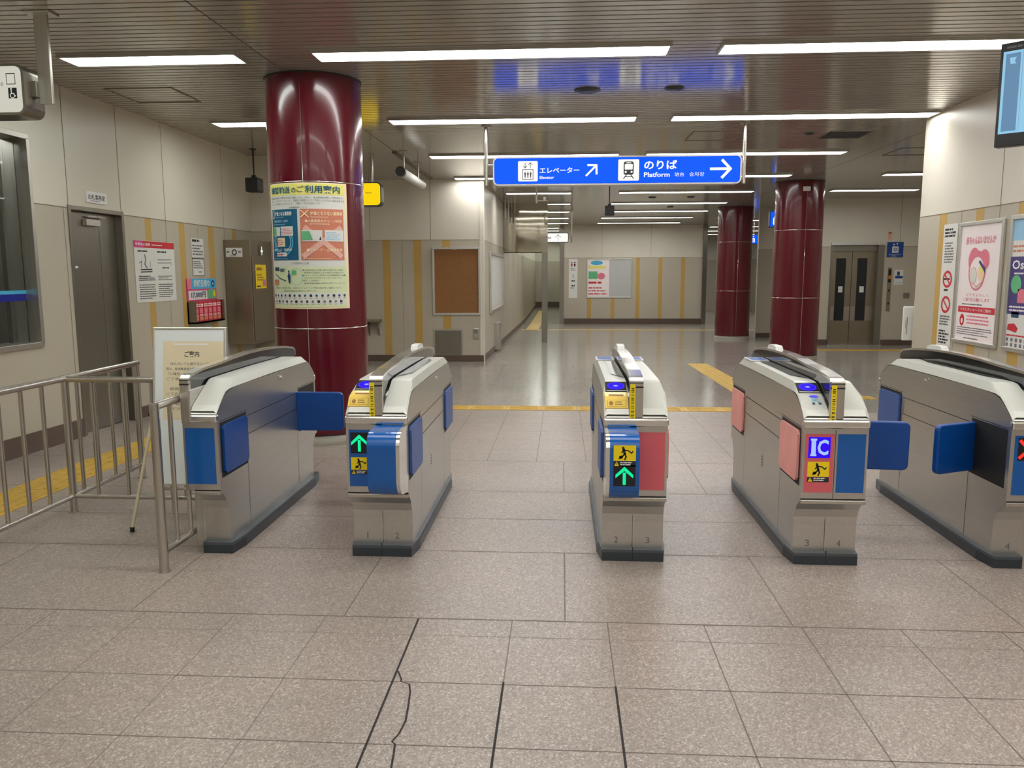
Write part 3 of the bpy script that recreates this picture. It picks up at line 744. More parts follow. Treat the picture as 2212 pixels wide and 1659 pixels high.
# gate at far left: narrow, single sided, hood on the left edge
g = gate(-1.875, 'narrow ticket gate at the left end beside the railing, with plain blue panel')
x0, x1 = -.055, .08
base(g, -.057, .105); gate_body(g, -.11+.05, .08); topcover(g, -.06, .08, -.06, -.058)
hood(g, -.088, .024, bulb=False, tape=False)
b = MB(); b.box(-.11, -.06, .10, 1.6, .05, .9, 'steelh'); b.box(-.11, -.06, .004, .1, .365, .9, 'steelh'); b.build('back_plate', g, .003)
panel(g, -.095, .062, 'bluepanel', 'plain blue front panel')
pad(g, .08, 1, .05, .375, 'bluepad', label='blue flap folded into the side')
open_flap(g, .08, 1, 1.275, 0.0, .32, 'bluepad', 'blue flap closed across the leftmost passage')
lock(g, .08, 1)
# second gate
g = gate(-.953, 'ticket gate numbered 1 and 2, green arrow left of its rounded blue module')
base(g, -H, H, 0); gate_body(g, -H, H, 0); topcover(g, -H, H, -.035, .035); hood(g, 0, .034)
def art2(A):
    A.rect(-.137, .575, -.045, .685, 'black', 1); arrow_up(A, -.091, .630, .045, 'ledgreen', 2); sticker_warning(A, -.137, .488, .092, 1)
panel(g, -.146, -.004, 'bluepanel', 'blue panel with a lit green arrow and a yellow warning sticker', art=art2)
bulge(g, -.002, .142, 'bluepanel', rim=1)
ticket_module(g, -.155, -.036); reader(g, -.147, -.038)
for y0, y1 in ((.05, .375), (1.305, 1.63)): pad(g, H, 1, y0, y1, 'bluepadgrey', label='blue flap folded into the right side')
pad(g, -H, -1, .05, .375, 'bluepad')
open_flap(g, -H, -1, 1.275, 0.0, .30, 'bluepad', 'blue flap closed across the leftmost passage, hidden behind the gate')
digit(g, '1', -.085); digit(g, '2', .075); lock(g, H, 1); side_label(g, H, 1)
strip(g, .037, .10)
# third gate
g = gate(.376, 'middle ticket gate numbered 2 and 3, rounded blue module beside plain pink panel')
base(g, -H, H, 0); gate_body(g, -H, H, 0); topcover(g, -H, H, -.035, .035); hood(g, 0, .034)
def art3(A):
    sticker_warning(A, -.124, .600, .107, 1); A.rect(-.124, .475, -.018, .580, 'black', 1); arrow_up(A, -.071, .527, .045, 'ledgreen', 2)
bulge(g, -.142, .002, 'bluepanel', art3, 'blue rounded module with a green arrow and a yellow warning sticker', rim=-1)
panel(g, .008, .148, 'pinkpanel', 'plain pink front panel')
ticket_module(g, -.155, -.036); reader(g, -.147, -.038); rear_display(g, -.152, -.037); rear_display(g, .037, .152)
for y0, y1 in ((.05, .375), (1.305, 1.63)):
    pad(g, -H, -1, y0, y1, 'bluepadgrey', label='blue flap folded into the left side'); pad(g, H, 1, y0, y1, 'pinkpad', label='pink flap folded into the right side')
digit(g, '2', -.085); digit(g, '3', .080); strip(g, -.037, -.10)
# fourth gate
g = gate(1.366, 'ticket gate numbered 3 and 4 with a lit blue IC sign on pink')
base(g, -H, H, 0); gate_body(g, -H, H, 0); topcover(g, -H, H, -.035, .035); hood(g, 0, .034)
def art4(A):
    A.rect(-.132, .578, -.024, .685, 'ledblue', 1)
    A.text('I', -.118, .592, -.096, .672, 'ledpale', 2, .03); A.text('C', -.088, .592, -.034, .672, 'ledpale', 2, .03)
    for y in (.588, .667): A.rect(-.122, y, -.092, y+.010, 'ledpale', 3)
    sticker_warning(A, -.132, .482, .107, 1)
panel(g, -.146, -.006, 'pinkpanel', 'pink panel with a lit blue IC sign and a yellow warning sticker', art=art4)
panel(g, .012, .148, 'bluepanel', 'plain blue front panel')
reader(g, -.147, -.038); rear_display(g, -.152, -.037); rear_display(g, .037, .152)
b = MB(); A = Art(b, slope_frame(0), .001); A.disc(-.08, .108, .024, .010, 'ledring', 2); A.text('IC', -.095, .065, -.06, .090, 'cyan', 2, .01); A.rect(-.10, .040, -.088, .055, 'navy', 2); A.rect(-.07, .040, -.055, .055, 'teal', 2); b.build('reader_labels', g)
for y0, y1 in ((.05, .375), (1.305, 1.63)): pad(g, -H, -1, y0, y1, 'pinkpad', label='pink flap folded into the left side')
pad(g, H, 1, 1.305, 1.63, 'bluepad')
open_flap(g, H, 1, .375, .12, .34, 'bluepad', 'blue flap half closed across the right-hand passage')
digit(g, '3', -.085); digit(g, '4', .075); side_label(g, -H, -1, .80); strip(g, -.037, -.10)
# fifth gate, right end
g = gate(2.29, 'narrow ticket gate at the right picture edge, red cross on its blue panel')
base(g, -.085, .057); gate_body(g, -.08, .06); topcover(g, -.08, .06, .058, .06); hood(g, .086, .024, tape=False)
b = MB(); b.box(.06, .11, .10, 1.6, .05, .9, 'steelh'); b.box(.06, .11, .004, .1, .365, .9, 'steelh'); b.build('back_plate', g, .003)
def art5(A):
    A.rect(-.045, .575, .06, .690, 'black', 1)
    A.stroke([(-.035, .59), (.05, .675)], .016, 'ledred', 2); A.stroke([(-.035, .675), (.05, .59)], .016, 'ledred', 2)
panel(g, -.06, .095, 'bluepanel', 'blue panel with a lit red cross', art=art5)
pad(g, -.08, -1, 1.305, 1.63, 'bluepadgrey')
open_flap(g, -.08, -1, .375, .45, .28, 'bluepad', 'blue flap half closed across the right-hand passage')
digit(g, '4', .0); lock(g, -.08, -1); strip(g, .055, .02)

# ------------------------------------------------------------------ steel railings
def pole(b, p, q, r): b.tube([p, q], r, 'tube', 14)
def railing():
    r = empty('guard_railing', (-3.10, 4.73, 0)); tag(r, 'steel tube railing with thin balusters running along the left of the gates', 'railing')
    def P(x, y, z): return (x+3.10, y-4.73, z)
    b = MB(); pole(b, P(-3.10, 3.55, .855), P(-3.10, 5.68, .855), .021); b.build('top_rail', r)
    b = MB(); pole(b, P(-3.10, 3.55, .10), P(-3.10, 5.66, .10), .017); b.build('bottom_rail', r)
    b = MB(); pole(b, P(-3.10, 4.81, .850), P(-2.09, 4.81, .850), .019); b.build('top_rail', r)
    b = MB(); pole(b, P(-3.10, 4.81, .10), P(-2.09, 4.81, .10), .015); b.build('bottom_rail', r)
    for x, y in ((-3.10, 4.81), (-3.10, 5.66), (-3.10, 3.6)):
        b = MB(); pole(b, P(x, y, 0), P(x, y, .855), .023); b.tube([P(x, y, 0), P(x, y, .006)], .036, 'tube', 16); b.build('post', r)
    for y in (3.8, 4.0, 4.2, 4.39, 4.58, 4.93, 5.12, 5.31, 5.50):
        b = MB(); pole(b, P(-3.10, y, .10), P(-3.10, y, .85), .0125); b.build('baluster', r)
    for x in (-2.93, -2.73, -2.545, -2.36, -2.22):
        b = MB(); pole(b, P(x, 4.81, .10), P(x, 4.81, .85), .0115); b.build('baluster', r)
    b = MB(); pole(b, P(-2.09, 4.81, 0), P(-2.09, 4.81, .86), .02); b.build('post', r)
    r = empty('gate_railing', (-2.012, 3.82, 0)); tag(r, 'short steel railing in front of the leftmost gate, with one thick end post', 'railing')
    b = MB(); pole(b, (0, 0, 0), (0, 0, .865), .024); b.tube([(0, 0, 0), (0, 0, .004)], .034, 'tube', 16); b.build('post', r)
    b = MB(); pole(b, (0, 0, .85), (0, .66, .85), .021); b.build('top_rail', r)
    b = MB(); pole(b, (0, 0, .10), (0, .66, .10), .018); b.build('bottom_rail', r)
    for y in (.155, .31, .47):
        b = MB(); pole(b, (-.0, y, .10), (-.0, y, .84), .0125); b.build('baluster', r)
    b = MB(); pole(b, (0, .64, 0), (0, .64, .86), .02); b.build('post', r)
railing()

# ------------------------------------------------------------------ easel notice board
def easel():
    r = empty('easel_sign', (-2.23, 4.64, 0)); tag(r, 'white easel notice board standing behind the railing by the leftmost gate', 'notice board')
    tilt = math.radians(7); u = Vector((1, .03, 0)).normalized(); v = Vector((0, math.sin(tilt), math.cos(tilt))); n = Vector((0, -math.cos(tilt), math.sin(tilt)))
    F = Fr((-.215, -.045, .245), u, v, n); w, h = .43, .935
    b = MB(); b.box(0, w, 0, h, -.012, .008, 'easel', F); o = b.build('board', r, .006)
    f = MB()
    for a in ((-.008, w+.008, -.008, .006), (-.008, w+.008, h-.006, h+.008)): f.box(a[0], a[1], a[2], a[3], -.014, .012, 'alu', F)
    for a in ((-.008, .006), (w-.006, w+.008)): f.box(a[0], a[1], 0, h, -.014, .012, 'alu', F)
    f.build('frame', r, .003)
    p = MB(); A = Art(p, lambda x, y, l: F(x, y, .0085+l), .0006)
    A.rect(.055, .39, .42, .86, 'creampaper', 1)
    A.rect(.12, .838, .33, .846, 'white', 2)
    A.text('ご案内', .185, .765, .275, .800, 'blacktext', 2, .02)
    for y, x0, x1, s in ((.715, .10, .375, '改札内にて社員不在に入場する'), (.685, .075, .265, '際は、普通乗車券の購入'), (.655, .085, .36, '「入場券」を発行しています'), (.625, .075, .33, 'ご了承くださいませ。'), (.565, .095, .30, '御用の方は改札'), (.535, .075, .28, 'にてお申し出くだ'), (.475, .075, .30, 'お手数をおかけし'), (.447, .08, .31, 'ますが、よろしく')):
        A.text(s, x0, y, x1, y+.018, 'greytext', 2)
    tag(p.build('notice_sheet', r), 'cream sheet with lines of black print')
    for sx in (-.02, w+.02):
        b = MB(); top = F(sx, h*.45, -.015); ft = Vector((top.x+(-.045 if sx < 0 else -.09), -.215, 0)); b.tube([top, ft+Vector((0, 0, .02))], .010, 'wood', 10)
        b.tube([ft, ft+Vector((0, 0, .03))], .013, 'black', 10); b.build('leg', r)
    for sx in (.03, w-.03):
        b = MB(); top = F(sx, h*.6, -.02); ft = Vector((top.x-(.0 if sx < .1 else .06), .115, 0)); b.tube([top, ft], .010, 'tube', 10); b.build('leg', r)
    b = MB(); b.tube([F(-.01, -.03, -.01), F(w+.01, -.03, -.01)], .009, 'tube', 8); b.build('crossbar', r)
    k = MB(); k.tube([F(-.02, h*.45, -.02), F(-.02, h*.45, .02)], .014, 'black', 10); k.build('clamp_knob', r)
easel()

# ------------------------------------------------------------------ red columns
def column(name, cx, cy, rad, label, z0, rings=(1.024, 2.272), seams=(-PI/2+.02,), plinth=True):
    r = empty(name, (cx, cy, z0)); tag(r, label, 'column')
    b = MB(); b.lathe([(rad, .11), (rad, ZC-z0)], (0, 0), 'red', 96); b.build('enamel_cladding', r)
    b = MB(); b.lathe([(rad-.002, 0), (rad-.002, .11), (0, .11)], (0, 0), 'platestone', 64)
    b.lathe([(rad+.003, .105), (rad+.003, .115)], (0, 0), 'dark', 64); b.build('plinth', r)
    b = MB()
    for z in rings: b.lathe([(rad, z-z0-.004), (rad+.0035, z-z0-.003), (rad+.0035, z-z0+.003), (rad, z-z0+.004)], (0, 0), 'chrome', 96)
    b.lathe([(rad, ZC-z0-.012), (rad+.006, ZC-z0-.012), (rad+.006, ZC-z0)], (0, 0), 'dark', 96)
    for a in seams:
        for s in (a, a+PI):
            b.lathe([(rad, .115), (rad+.003, .115), (rad+.003, ZC-z0-.012), (rad, ZC-z0-.012)], (0, 0), 'chrome', 2, s-.006, s+.006)
    b.build('joint_trim', r)
    return r
column('red_column', -2.20, 7.27, .413, 'large dark red round column on the left with a poster wrapped on it', zf(7.27)-.01)
column('red_column', 4.43, 15.75, .437, 'dark red round column in front of the lift doors, small plate at its top', zf(15.75)-.02)
column('red_column', 4.47, 21.6, .44, 'farthest dark red round column, left of the small blue lit signs', zf(21.6)-.02)
b = MB(); b.lathe([(.441, 2.965), (.441, 3.045)], (4.43, 15.75), 'whiteplastic', 8, -1.72, -1.42); b.lathe([(.443, 2.985), (.443, 3.025)], (4.43, 15.75), 'paper', 8, -1.68, -1.46)
tag(b.build('small_plate'), 'small pale plate fixed near the top of the column by the lift', 'plate')

def column_poster():
    R_ = .4165; cx, cy = -2.20, 7.27; half = math.radians(53.5); w = 2*half*R_; z0, z1 = 1.197, 2.262; h = z1-z0
    def mp(x, y, l):
        a = -PI/2+(x/w-.5)*2*half; rr = R_+l; return Vector((cx+rr*math.cos(a), cy+rr*math.sin(a), z0+y))
    b = MB(); A = Art(b, mp, .0012)
    flat = A.rect
    def crect(x0, y0, x1, y1, mat, l=1, n=1): flat(x0, y0, x1, y1, mat, l, max(n, int(math.ceil(abs(x1-x0)/.02))))
    A.rect = crect
    fpoly, ftext, sag = A.poly, A.text, lambda d: R_*(1-math.cos(min(1, d/2/R_)))/.0012
    A.poly = lambda pts, mat, l=1: fpoly(pts, mat, l+sag(max(p[0] for p in pts)-min(p[0] for p in pts)))
    A.text = lambda t, x0, y0, x1, y1, mat, l=2, bold=0.0: ftext(t, x0, y0, x1, y1, mat, l+min(1.6, sag((x1-x0)/len(t))), bold)
    X = lambda t: w*t; Y = lambda t: h*(1-t)
    A.rect(0, 0, w, h, 'poster_edge', 0, 24)
    # a sheet with a real thickness
    A.rect(X(.022), Y(.985), X(.965), Y(.01), 'paper', 1, 24)
    A.rect(X(.022), Y(.095), X(.965), Y(.01), 'yellowprint', 2, 24)
    A.rect(X(.022), Y(.985), X(.965), Y(.66), 'palegreen', 2, 24); A.rect(X(.03), Y(.96), X(.955), Y(.87), 'paper', 3, 24)
    A.text('振替輸送', X(.06), Y(.083), X(.36), Y(.028), 'teal', 4, .02); A.text('の', X(.375), Y(.078), X(.43), Y(.04), 'navy', 4, .01)
    A.text('ご', X(.44), Y(.075), X(.52), Y(.025), 'navy', 4, .01); A.text('利用案内', X(.53), Y(.083), X(.91), Y(.022), 'teal', 4, .02)
    for i, (t, xe) in enumerate((('振替輸送は事故や災害等で列車が運転できない場合に、他の路線を利用して目的地まで', .94), ('お越しいただけるサービスです。乗車券の種類によりご利用いただけない場合がありま', .96), ('す。詳しくは駅係員におたずねください。ご理解とご協力をお願いします。', .70))):
        A.text(t, X(.04), Y(.124+i*.023), X(xe), Y(.108+i*.023), 'greytext', 4)
    A.text('対象乗車券について', X(.34), Y(.199), X(.55), Y(.186), 'navy', 4)
    # left teal panel
    A.rect(X(.045), Y(.608), X(.435), Y(.205), 'teal', 3, 12)
    A.ring(X(.085), Y(.245), .020, .036, .005, 'white', 4); A.text('対象となる乗車券', X(.12), Y(.257), X(.37), Y(.222), 'white', 4, .02); A.lines(X(.12), Y(.272), X(.33), Y(.262), 1, 'lightblue', 4)
    A.text('●磁気乗車券・定期券', X(.10), Y(.308), X(.32), Y(.288), 'lightblue', 4, .01); A.lines(X(.08), Y(.328), X(.36), Y(.318), 1, 'lightblue', 4)
    A.ring(X(.23), Y(.46), .115, .125, .012, 'cyan', 4, 36); A.ring(X(.23), Y(.46), .095, .10, .008, 'lightblue', 4, 36)
    A.rect(X(.07), Y(.415), X(.20), Y(.345), 'paper', 5); A.rect(X(.075), Y(.41), X(.135), Y(.35), 'green', 6)
    A.rect(X(.215), Y(.415), X(.38), Y(.34), 'paper', 5); A.lines(X(.23), Y(.405), X(.37), Y(.355), 4, 'pinkprint', 6)
    A.rect(X(.15), Y(.50), X(.27), Y(.43), 'creampaper', 5); A.lines(X(.16), Y(.49), X(.26), Y(.44), 3, 'pinkprint', 6)
    A.text('●きっぷ・回数券', X(.08), Y(.535), X(.36), Y(.515), 'white', 5, .01)
    A.rect(X(.13), Y(.578), X(.20), Y(.55), 'paper', 5); A.rect(X(.21), Y(.578), X(.29), Y(.55), 'paper', 5); A.lines(X(.14), Y(.572), X(.28), Y(.555), 1, 'redprint', 6); A.lines(X(.07), Y(.60), X(.40), Y(.592), 1, 'lightblue', 4)
    # right coral panel with a pale cross
    A.rect(X(.465), Y(.608), X(.945), Y(.205), 'coral', 3, 14)
    for p in (((.50, .575), (.90, .355)), ((.52, .355), (.90, .575))):
        for k in range(8):
            t0, t1 = k/8, (k+1)/8; xa = p[0][0]+(p[1][0]-p[0][0])*t0; xb = p[0][0]+(p[1][0]-p[0][0])*t1; ya = p[0][1]+(p[1][1]-p[0][1])*t0; yb = p[0][1]+(p[1][1]-p[0][1])*t1
            A.stroke([(X(xa), Y(ya)), (X(xb), Y(yb))], .045, 'coralpale', 4)
    A.stroke([(X(.475), Y(.215)), (X(.56), Y(.27))], .008, 'poster_edge', 5); A.stroke([(X(.475), Y(.27)), (X(.56), Y(.215))], .008, 'poster_edge', 5)
    A.text('対象とならない乗車券', X(.58), Y(.257), X(.93), Y(.225), 'poster_edge', 5, .02); A.lines(X(.58), Y(.274), X(.85), Y(.264), 1, 'poster_edge', 5)
    A.text('●IC乗車券のチャージ利用', X(.52), Y(.312), X(.92), Y(.288), 'poster_edge', 5, .01); A.lines(X(.57), Y(.33), X(.87), Y(.318), 1, 'poster_edge', 5)
    A.rect(X(.48), Y(.46), X(.70), Y(.372), 'paper', 6); A.poly([(X(.485), Y(.45)), (X(.60), Y(.45)), (X(.565), Y(.38)), (X(.485), Y(.38))], 'green', 7)
    A.poly([(X(.665), Y(.45)), (X(.69), Y(.45)), (X(.68), Y(.42))], 'blacktext', 7)
    A.rect(X(.725), Y(.46), X(.935), Y(.37), 'paper', 6); A.lines(X(.74), Y(.45), X(.90), Y(.38), 4, 'lightblue', 7)
    A.text('●ICカード・企画乗車券', X(.53), Y(.54), X(.92), Y(.515), 'poster_edge', 6, .01); A.lines(X(.48), Y(.60), X(.94), Y(.592), 1, 'poster_edge', 4)
    # lower part
    A.text('ご利用時の注意', X(.33), Y(.642), X(.55), Y(.625), 'greytext', 4)
    A.rect(X(.065), Y(.695), X(.155), Y(.665), 'navy', 4); A.text('振替！', X(.17), Y(.705), X(.25), Y(.675), 'navy', 4, .02)
    A.poly([(X(.30), Y(.79)), (X(.285), Y(.735)), (X(.305), Y(.70)), (X(.325), Y(.735)), (X(.32), Y(.80))], 'navy', 4); A.disc(X(.304), Y(.70), .008, .012, 'navy', 4)
    A.ring(X(.40), Y(.74), .055, .075, .004, 'lightblue', 4); A.rect(X(.345), Y(.725), X(.40), Y(.69), 'green', 5)
    A.stroke([(X(.08), Y(.72)), (X(.17), Y(.755)), (X(.26), Y(.775))], .008, 'navy', 4); A.poly([(X(.045), Y(.81)), (X(.13), Y(.81)), (X(.14), Y(.765)), (X(.045), Y(.765))], 'coral', 4)
    for i in range(6): A.text(('●振替輸送の対象は駅の掲示をご確認', '乗車券の区間外となる場合は対象外です', '●ICカードのご利用分は別途精算が必要', 'になりますのであらかじめご了承下さい', '※詳しくは係員へ', '●振替輸送票の配布は終了しました')[i], X(.47 if i % 2 == 0 else .49), Y(.695+i*.021), X((.92, .93, .95, .90, .66, .94)[i]), Y(.682+i*.021), 'greytext', 4)
    A.text('振替輸送をご利用の際は、各社のホームページや駅の掲示をご確認ください', X(.06), Y(.838), X(.90), Y(.824), 'greytext', 4); A.text('振替輸送実施路線は各駅窓口でご案内します', X(.22), Y(.861), X(.62), Y(.849), 'greytext', 4)
    rnd = random.Random(4); cols = ['blacktext', 'navy', 'greytext', 'teal', 'navy', 'blacktext', 'redprint']
    for j in range(2):
        for i in range(15-j):
            cxx = X(.055+.0625*i+.02*j); cyy = Y(.893+.048*j); m = cols[(i*3+j*2) % 6]; s = .011
            k = (i*5+j*3) % 4
            if k == 0: A.rect(cxx-s, cyy-s, cxx+s, cyy+s, m, 4)
            elif k == 1: A.disc(cxx, cyy, s, s, m, 4)
            elif k == 2: A.ring(cxx, cyy, s, s, .005, m, 4); A.rect(cxx-s*.4, cyy-s*.7, cxx+s*.4, cyy+s*.7, m, 4)
            else: A.poly([(cxx-s, cyy-s), (cxx+s, cyy-s*.4), (cxx+s*.6, cyy+s), (cxx-s*.8, cyy+s*.7)], m, 4)
            A.rect(cxx-s, cyy-s*2.1, cxx+s, cyy-s*1.7, 'greytext', 4)
    tag(b.build('wrapped_poster', recalc=False), 'tall transfer-transport poster wrapped round the large left red column', 'poster')
column_poster()

# ------------------------------------------------------------------ hanging signs
def icon_lift(A, x, y, s, box='signwhite', ink='blacktext', l=2):
    A.rrect(x, y, x+s, y+s, s*.06, box, l)
    cx = x+s*.5
    for cc, d in ((x+s*.36, -1), (x+s*.62, 1)):
        A.stroke([(cc, y+s*.66), (cc, y+s*.92)], s*.028, ink, l+1)
        yt = y+s*.92 if d > 0 else y+s*.66
        A.stroke([(cc-s*.09, yt-d*s*.10), (cc, yt), (cc+s*.09, yt-d*s*.10)], s*.028, ink, l+1)
    for a in (((.24, .10), (.76, .10)), ((.24, .58), (.76, .58)), ((.24, .10), (.24, .58)), ((.76, .10), (.76, .58))):
        A.stroke([(x+s*a[0][0], y+s*a[0][1]), (x+s*a[1][0], y+s*a[1][1])], s*.03, ink, l+1)
    for t in (.36, .5, .64):
        A.disc(x+s*t, y+s*.46, s*.028, s*.028, ink, l+1, 10)
        A.poly([(x+s*(t-.05), y+s*.42), (x+s*(t+.05), y+s*.42), (x+s*(t+.03), y+s*.30), (x+s*(t+.02), y+s*.17), (x+s*(t-.02), y+s*.17), (x+s*(t-.03), y+s*.30)], ink, l+1)
def icon_train(A, x, y, s, l=2):
    A.rrect(x, y, x+s, y+s, s*.06, 'signwhite', l); P = lambda a, b: (x+s*a, y+s*b)
    A.rrect(x+s*.26, y+s*.28, x+s*.74, y+s*.90, s*.09, 'blacktext', l+1)
    A.rrect(x+s*.31, y+s*.52, x+s*.69, y+s*.78, s*.03, 'signwhite', l+2); A.rrect(x+s*.38, y+s*.81, x+s*.62, y+s*.86, s*.02, 'signwhite', l+2)
    for t in (.36, .64): A.disc(x+s*t, y+s*.41, s*.05, s*.05, 'signwhite', l+2)
    A.stroke([P(.40, .28), P(.26, .10)], s*.04, 'blacktext', l+1); A.stroke([P(.60, .28), P(.74, .10)], s*.04, 'blacktext', l+1); A.stroke([P(.33, .19), P(.67, .19)], s*.03, 'blacktext', l+1)
def arrow(A, cx, cy, s, ang, mat, l=3, w=.17):
    c, q = math.cos(ang), math.sin(ang); R = lambda a, b: (cx+s*(a*c-b*q), cy+s*(a*q+b*c))
    A.stroke([R(-1, 0), R(.8, 0)], s*w*1.5, mat, l); A.stroke([R(.12, .82), R(.9, .0)], s*w*1.6, mat, l); A.stroke([R(.12, -.82), R(.9, 0)], s*w*1.6, mat, l)

def rbox_sign(name, x0, x1, z0, z1, y, depth, r, face, body, label, artf, posts, seglabel='sign face', postr=.022, cat='sign'):
    root = empty(name, ((x0+x1)/2, y+depth/2, ZC)); tag(root, label, cat)
    ox, oy, oz = root.location
    def rr(e):
        p = []; a0, a1, b0, b1 = x0-ox+e, x1-ox-e, z0-oz+e, z1-oz-e; q = max(.005, r-e)
        for cx, cz, a in ((a1-q, b0+q, -90), (a1-q, b1-q, 0), (a0+q, b1-q, 90), (a0+q, b0+q, 180)):
            for k in range(7): t = math.radians(a+15*k); p.append((cx+q*math.cos(t), cz+q*math.sin(t)))
        return p
    b = MB(); b.prism(rr(0), -depth/2, depth/2, body, axis='y'); b.build('housing', root, .004)
    b = MB(); p = rr(.016); b.prism(p, -depth/2-.003, -depth/2, face, axis='y')
    A = Art(b, XZ(-ox+0, -depth/2-.003, -oz), .002); artf(A); b.build('lit_face', root)
    for i, (px, ztop, zbot) in enumerate(posts):
        b = MB(); b.tube([(px-ox, 0, ztop-oz), (px-ox, 0, zbot-oz)], postr, 'tube', 14); b.tube([(px-ox, 0, -.012), (px-ox, 0, 0)], postr*2.6, 'steel', 20)
        b.build('hanging_post', root)
        for zz in (z0+(z1-z0)*.25, z0+(z1-z0)*.75):
            b = MB(); xe = x0 if px < ox else x1; b.tube([(px-ox, 0, zz-oz), (xe-ox, 0, zz-oz)], .009, 'chrome', 10); b.build('bracket', root)
    return root
def bigart(A):
    x0, x1, z0, z1 = -.80, 2.005, 2.492, 2.812; h = z1-z0
    icon_lift(A, -.512, z0+.045, .225); A.text('エレベーター', -.265, 2.625, .185, 2.690, 'signwhite', 2, .02); A.text('Elevator', -.265, 2.562, -.10, 2.595, 'signwhite', 2, .02)
    arrow(A, .325, 2.655, .085, math.radians(45), 'signwhite', 2)
    icon_train(A, .625, z0+.042, .235); A.text('のりば', .915, 2.655, 1.285, 2.758, 'signwhite', 2, .025); A.text('Platform', .915, 2.572, 1.205, 2.625, 'signwhite', 2, .022)
    A.text('站台', 1.26, 2.575, 1.365, 2.622, 'signwhite', 2, .0); A.text('승차장', 1.425, 2.575, 1.59, 2.622, 'signwhite', 2, .0)
    arrow(A, 1.775, 2.655, .115, 0, 'signwhite', 2)
rbox_sign('platform_sign', -.80, 2.005, 2.492, 2.812, 9.45, .16, .06, 'signblue', 'alu', 'long backlit blue sign hanging from the ceiling with lift and train symbols', bigart, ((-.885, ZC, 2.50), (2.045, ZC, 2.50)))
def yelart(A):
    A.text('出口', -3.25, 2.56, -2.98, 2.68, 'blacktext', 2, .02); A.lines(-2.78, 2.615, -2.66, 2.64, 1, 'brownslot', 2, .4)
rbox_sign('exit_sign', -3.35, -2.555, 2.44, 2.775, 11.5, .16, .07, 'signyellow', 'rubber', 'backlit yellow sign showing past the right edge of the large red column', yelart, ((-2.7, ZC, 2.77), (-3.2, ZC, 2.77)), postr=.02)
def leftart(A0):
    A = Art(A0.mb, lambda x, y, l: A0.mp(x+.085, y, l), A0.st)
    A.rect(-3.635, 2.70, -3.575, 2.705, 'blacktext', 2); A.rect(-3.635, 2.765, -3.575, 2.770, 'blacktext', 2); A.rect(-3.635, 2.70, -3.631, 2.77, 'blacktext', 2); A.rect(-3.579, 2.70, -3.575, 2.77, 'blacktext', 2)
    A.rect(-3.627, 2.615, -3.570, 2.68, 'blacktext', 2)
    cx, cy = -3.600, 2.638
    A.disc(cx-.006, cy+.034, .006, .006, 'signcream', 3, 12); A.ring(cx, cy-.006, .017, .017, .005, 'signcream', 3, 20, math.radians(120), math.radians(400))
    A.stroke([(cx-.006, cy+.026), (cx-.005, cy+.006), (cx+.010, cy+.006), (cx+.016, cy-.010), (cx+.022, cy-.008)], .006, 'signcream', 3)
    A.text('®', -3.675, 2.69, -3.655, 2.715, 'greytext', 2); A.text('お手洗', -4.1, 2.66, -3.72, 2.76, 'blacktext', 2)
root = rbox_sign('restroom_sign', -4.27, -3.44, 2.515, 2.83, 5.16, .20, .055, 'signcream', 'steeldoor', 'pale backlit sign at the top left corner with a small wheelchair symbol', leftart, ())
b = MB(); b.box(-.045, .045, -.012, .012, 2.60-ZC, 0, 'steel', Fr((-3.37+3.855, 0.02, 0), (1, 0, 0), (0, 1, 0), (0, 0, 1))); b.box(-.09, .09, -.06, .06, -.012, 0, 'steel', Fr((-3.37+3.855, .02, 0), (1, 0, 0), (0, 1, 0), (0, 0, 1))); b.build('hanging_post', root, .003)
b = MB(); b.box(.405, .445, -.02, .03, 2.64-ZC, 2.74-ZC, 'steeldoor'); b.build('bracket', root, .003)
def arrart(A):
    arrow(A, -.12, 2.435, .085, PI/2, 'blacktext', 2, .07); A.lines(-.80, 2.36, -.30, 2.50, 4, 'greytext', 2)
rbox_sign('corridor_sign', -.85, .16, 2.305, 2.565, 22, .16, .05, 'signwhite', 'rubber', 'distant white backlit sign with black up arrow beside the steel shutter frame', arrart, ((.24, ZC, 2.3),), postr=.02)
def blueart(x0, z0, s):
    def f(A):
        A.rrect(x0+s*.2, z0+s*.15, x0+s*.8, z0+s*.62, s*.04, 'signwhite', 2); A.rect(x0+s*.30, z0+s*.24, x0+s*.70, z0+s*.50, 'signblue', 3)
        for t in (.38, .5, .62): A.rect(x0+s*(t-.03), z0+s*.27, x0+s*(t+.03), z0+s*.47, 'signwhite', 4)
        A.poly([(x0+s*.28, z0+s*.70), (x0+s*.46, z0+s*.70), (x0+s*.37, z0+s*.88)], 'signwhite', 2); A.poly([(x0+s*.54, z0+s*.88), (x0+s*.72, z0+s*.88), (x0+s*.63, z0+s*.70)], 'signwhite', 2)
    return f
rbox_sign('lift_sign', 4.55, 4.90, 2.48, 2.84, 18.4, .14, .03, 'signblue', 'rubber', 'small square lit blue lift sign left of the red column by the lift', blueart(4.56, 2.49, .32), ((4.72, ZC, 2.84),), postr=.015)
rbox_sign('lift_sign', 6.02, 6.50, 2.42, 2.72, 27.2, .14, .03, 'signblue', 'rubber', 'tiny distant lit blue sign glimpsed right of the farthest red column', blueart(6.05, 2.43, .28), ((6.25, ZC, 2.72),), postr=.015)

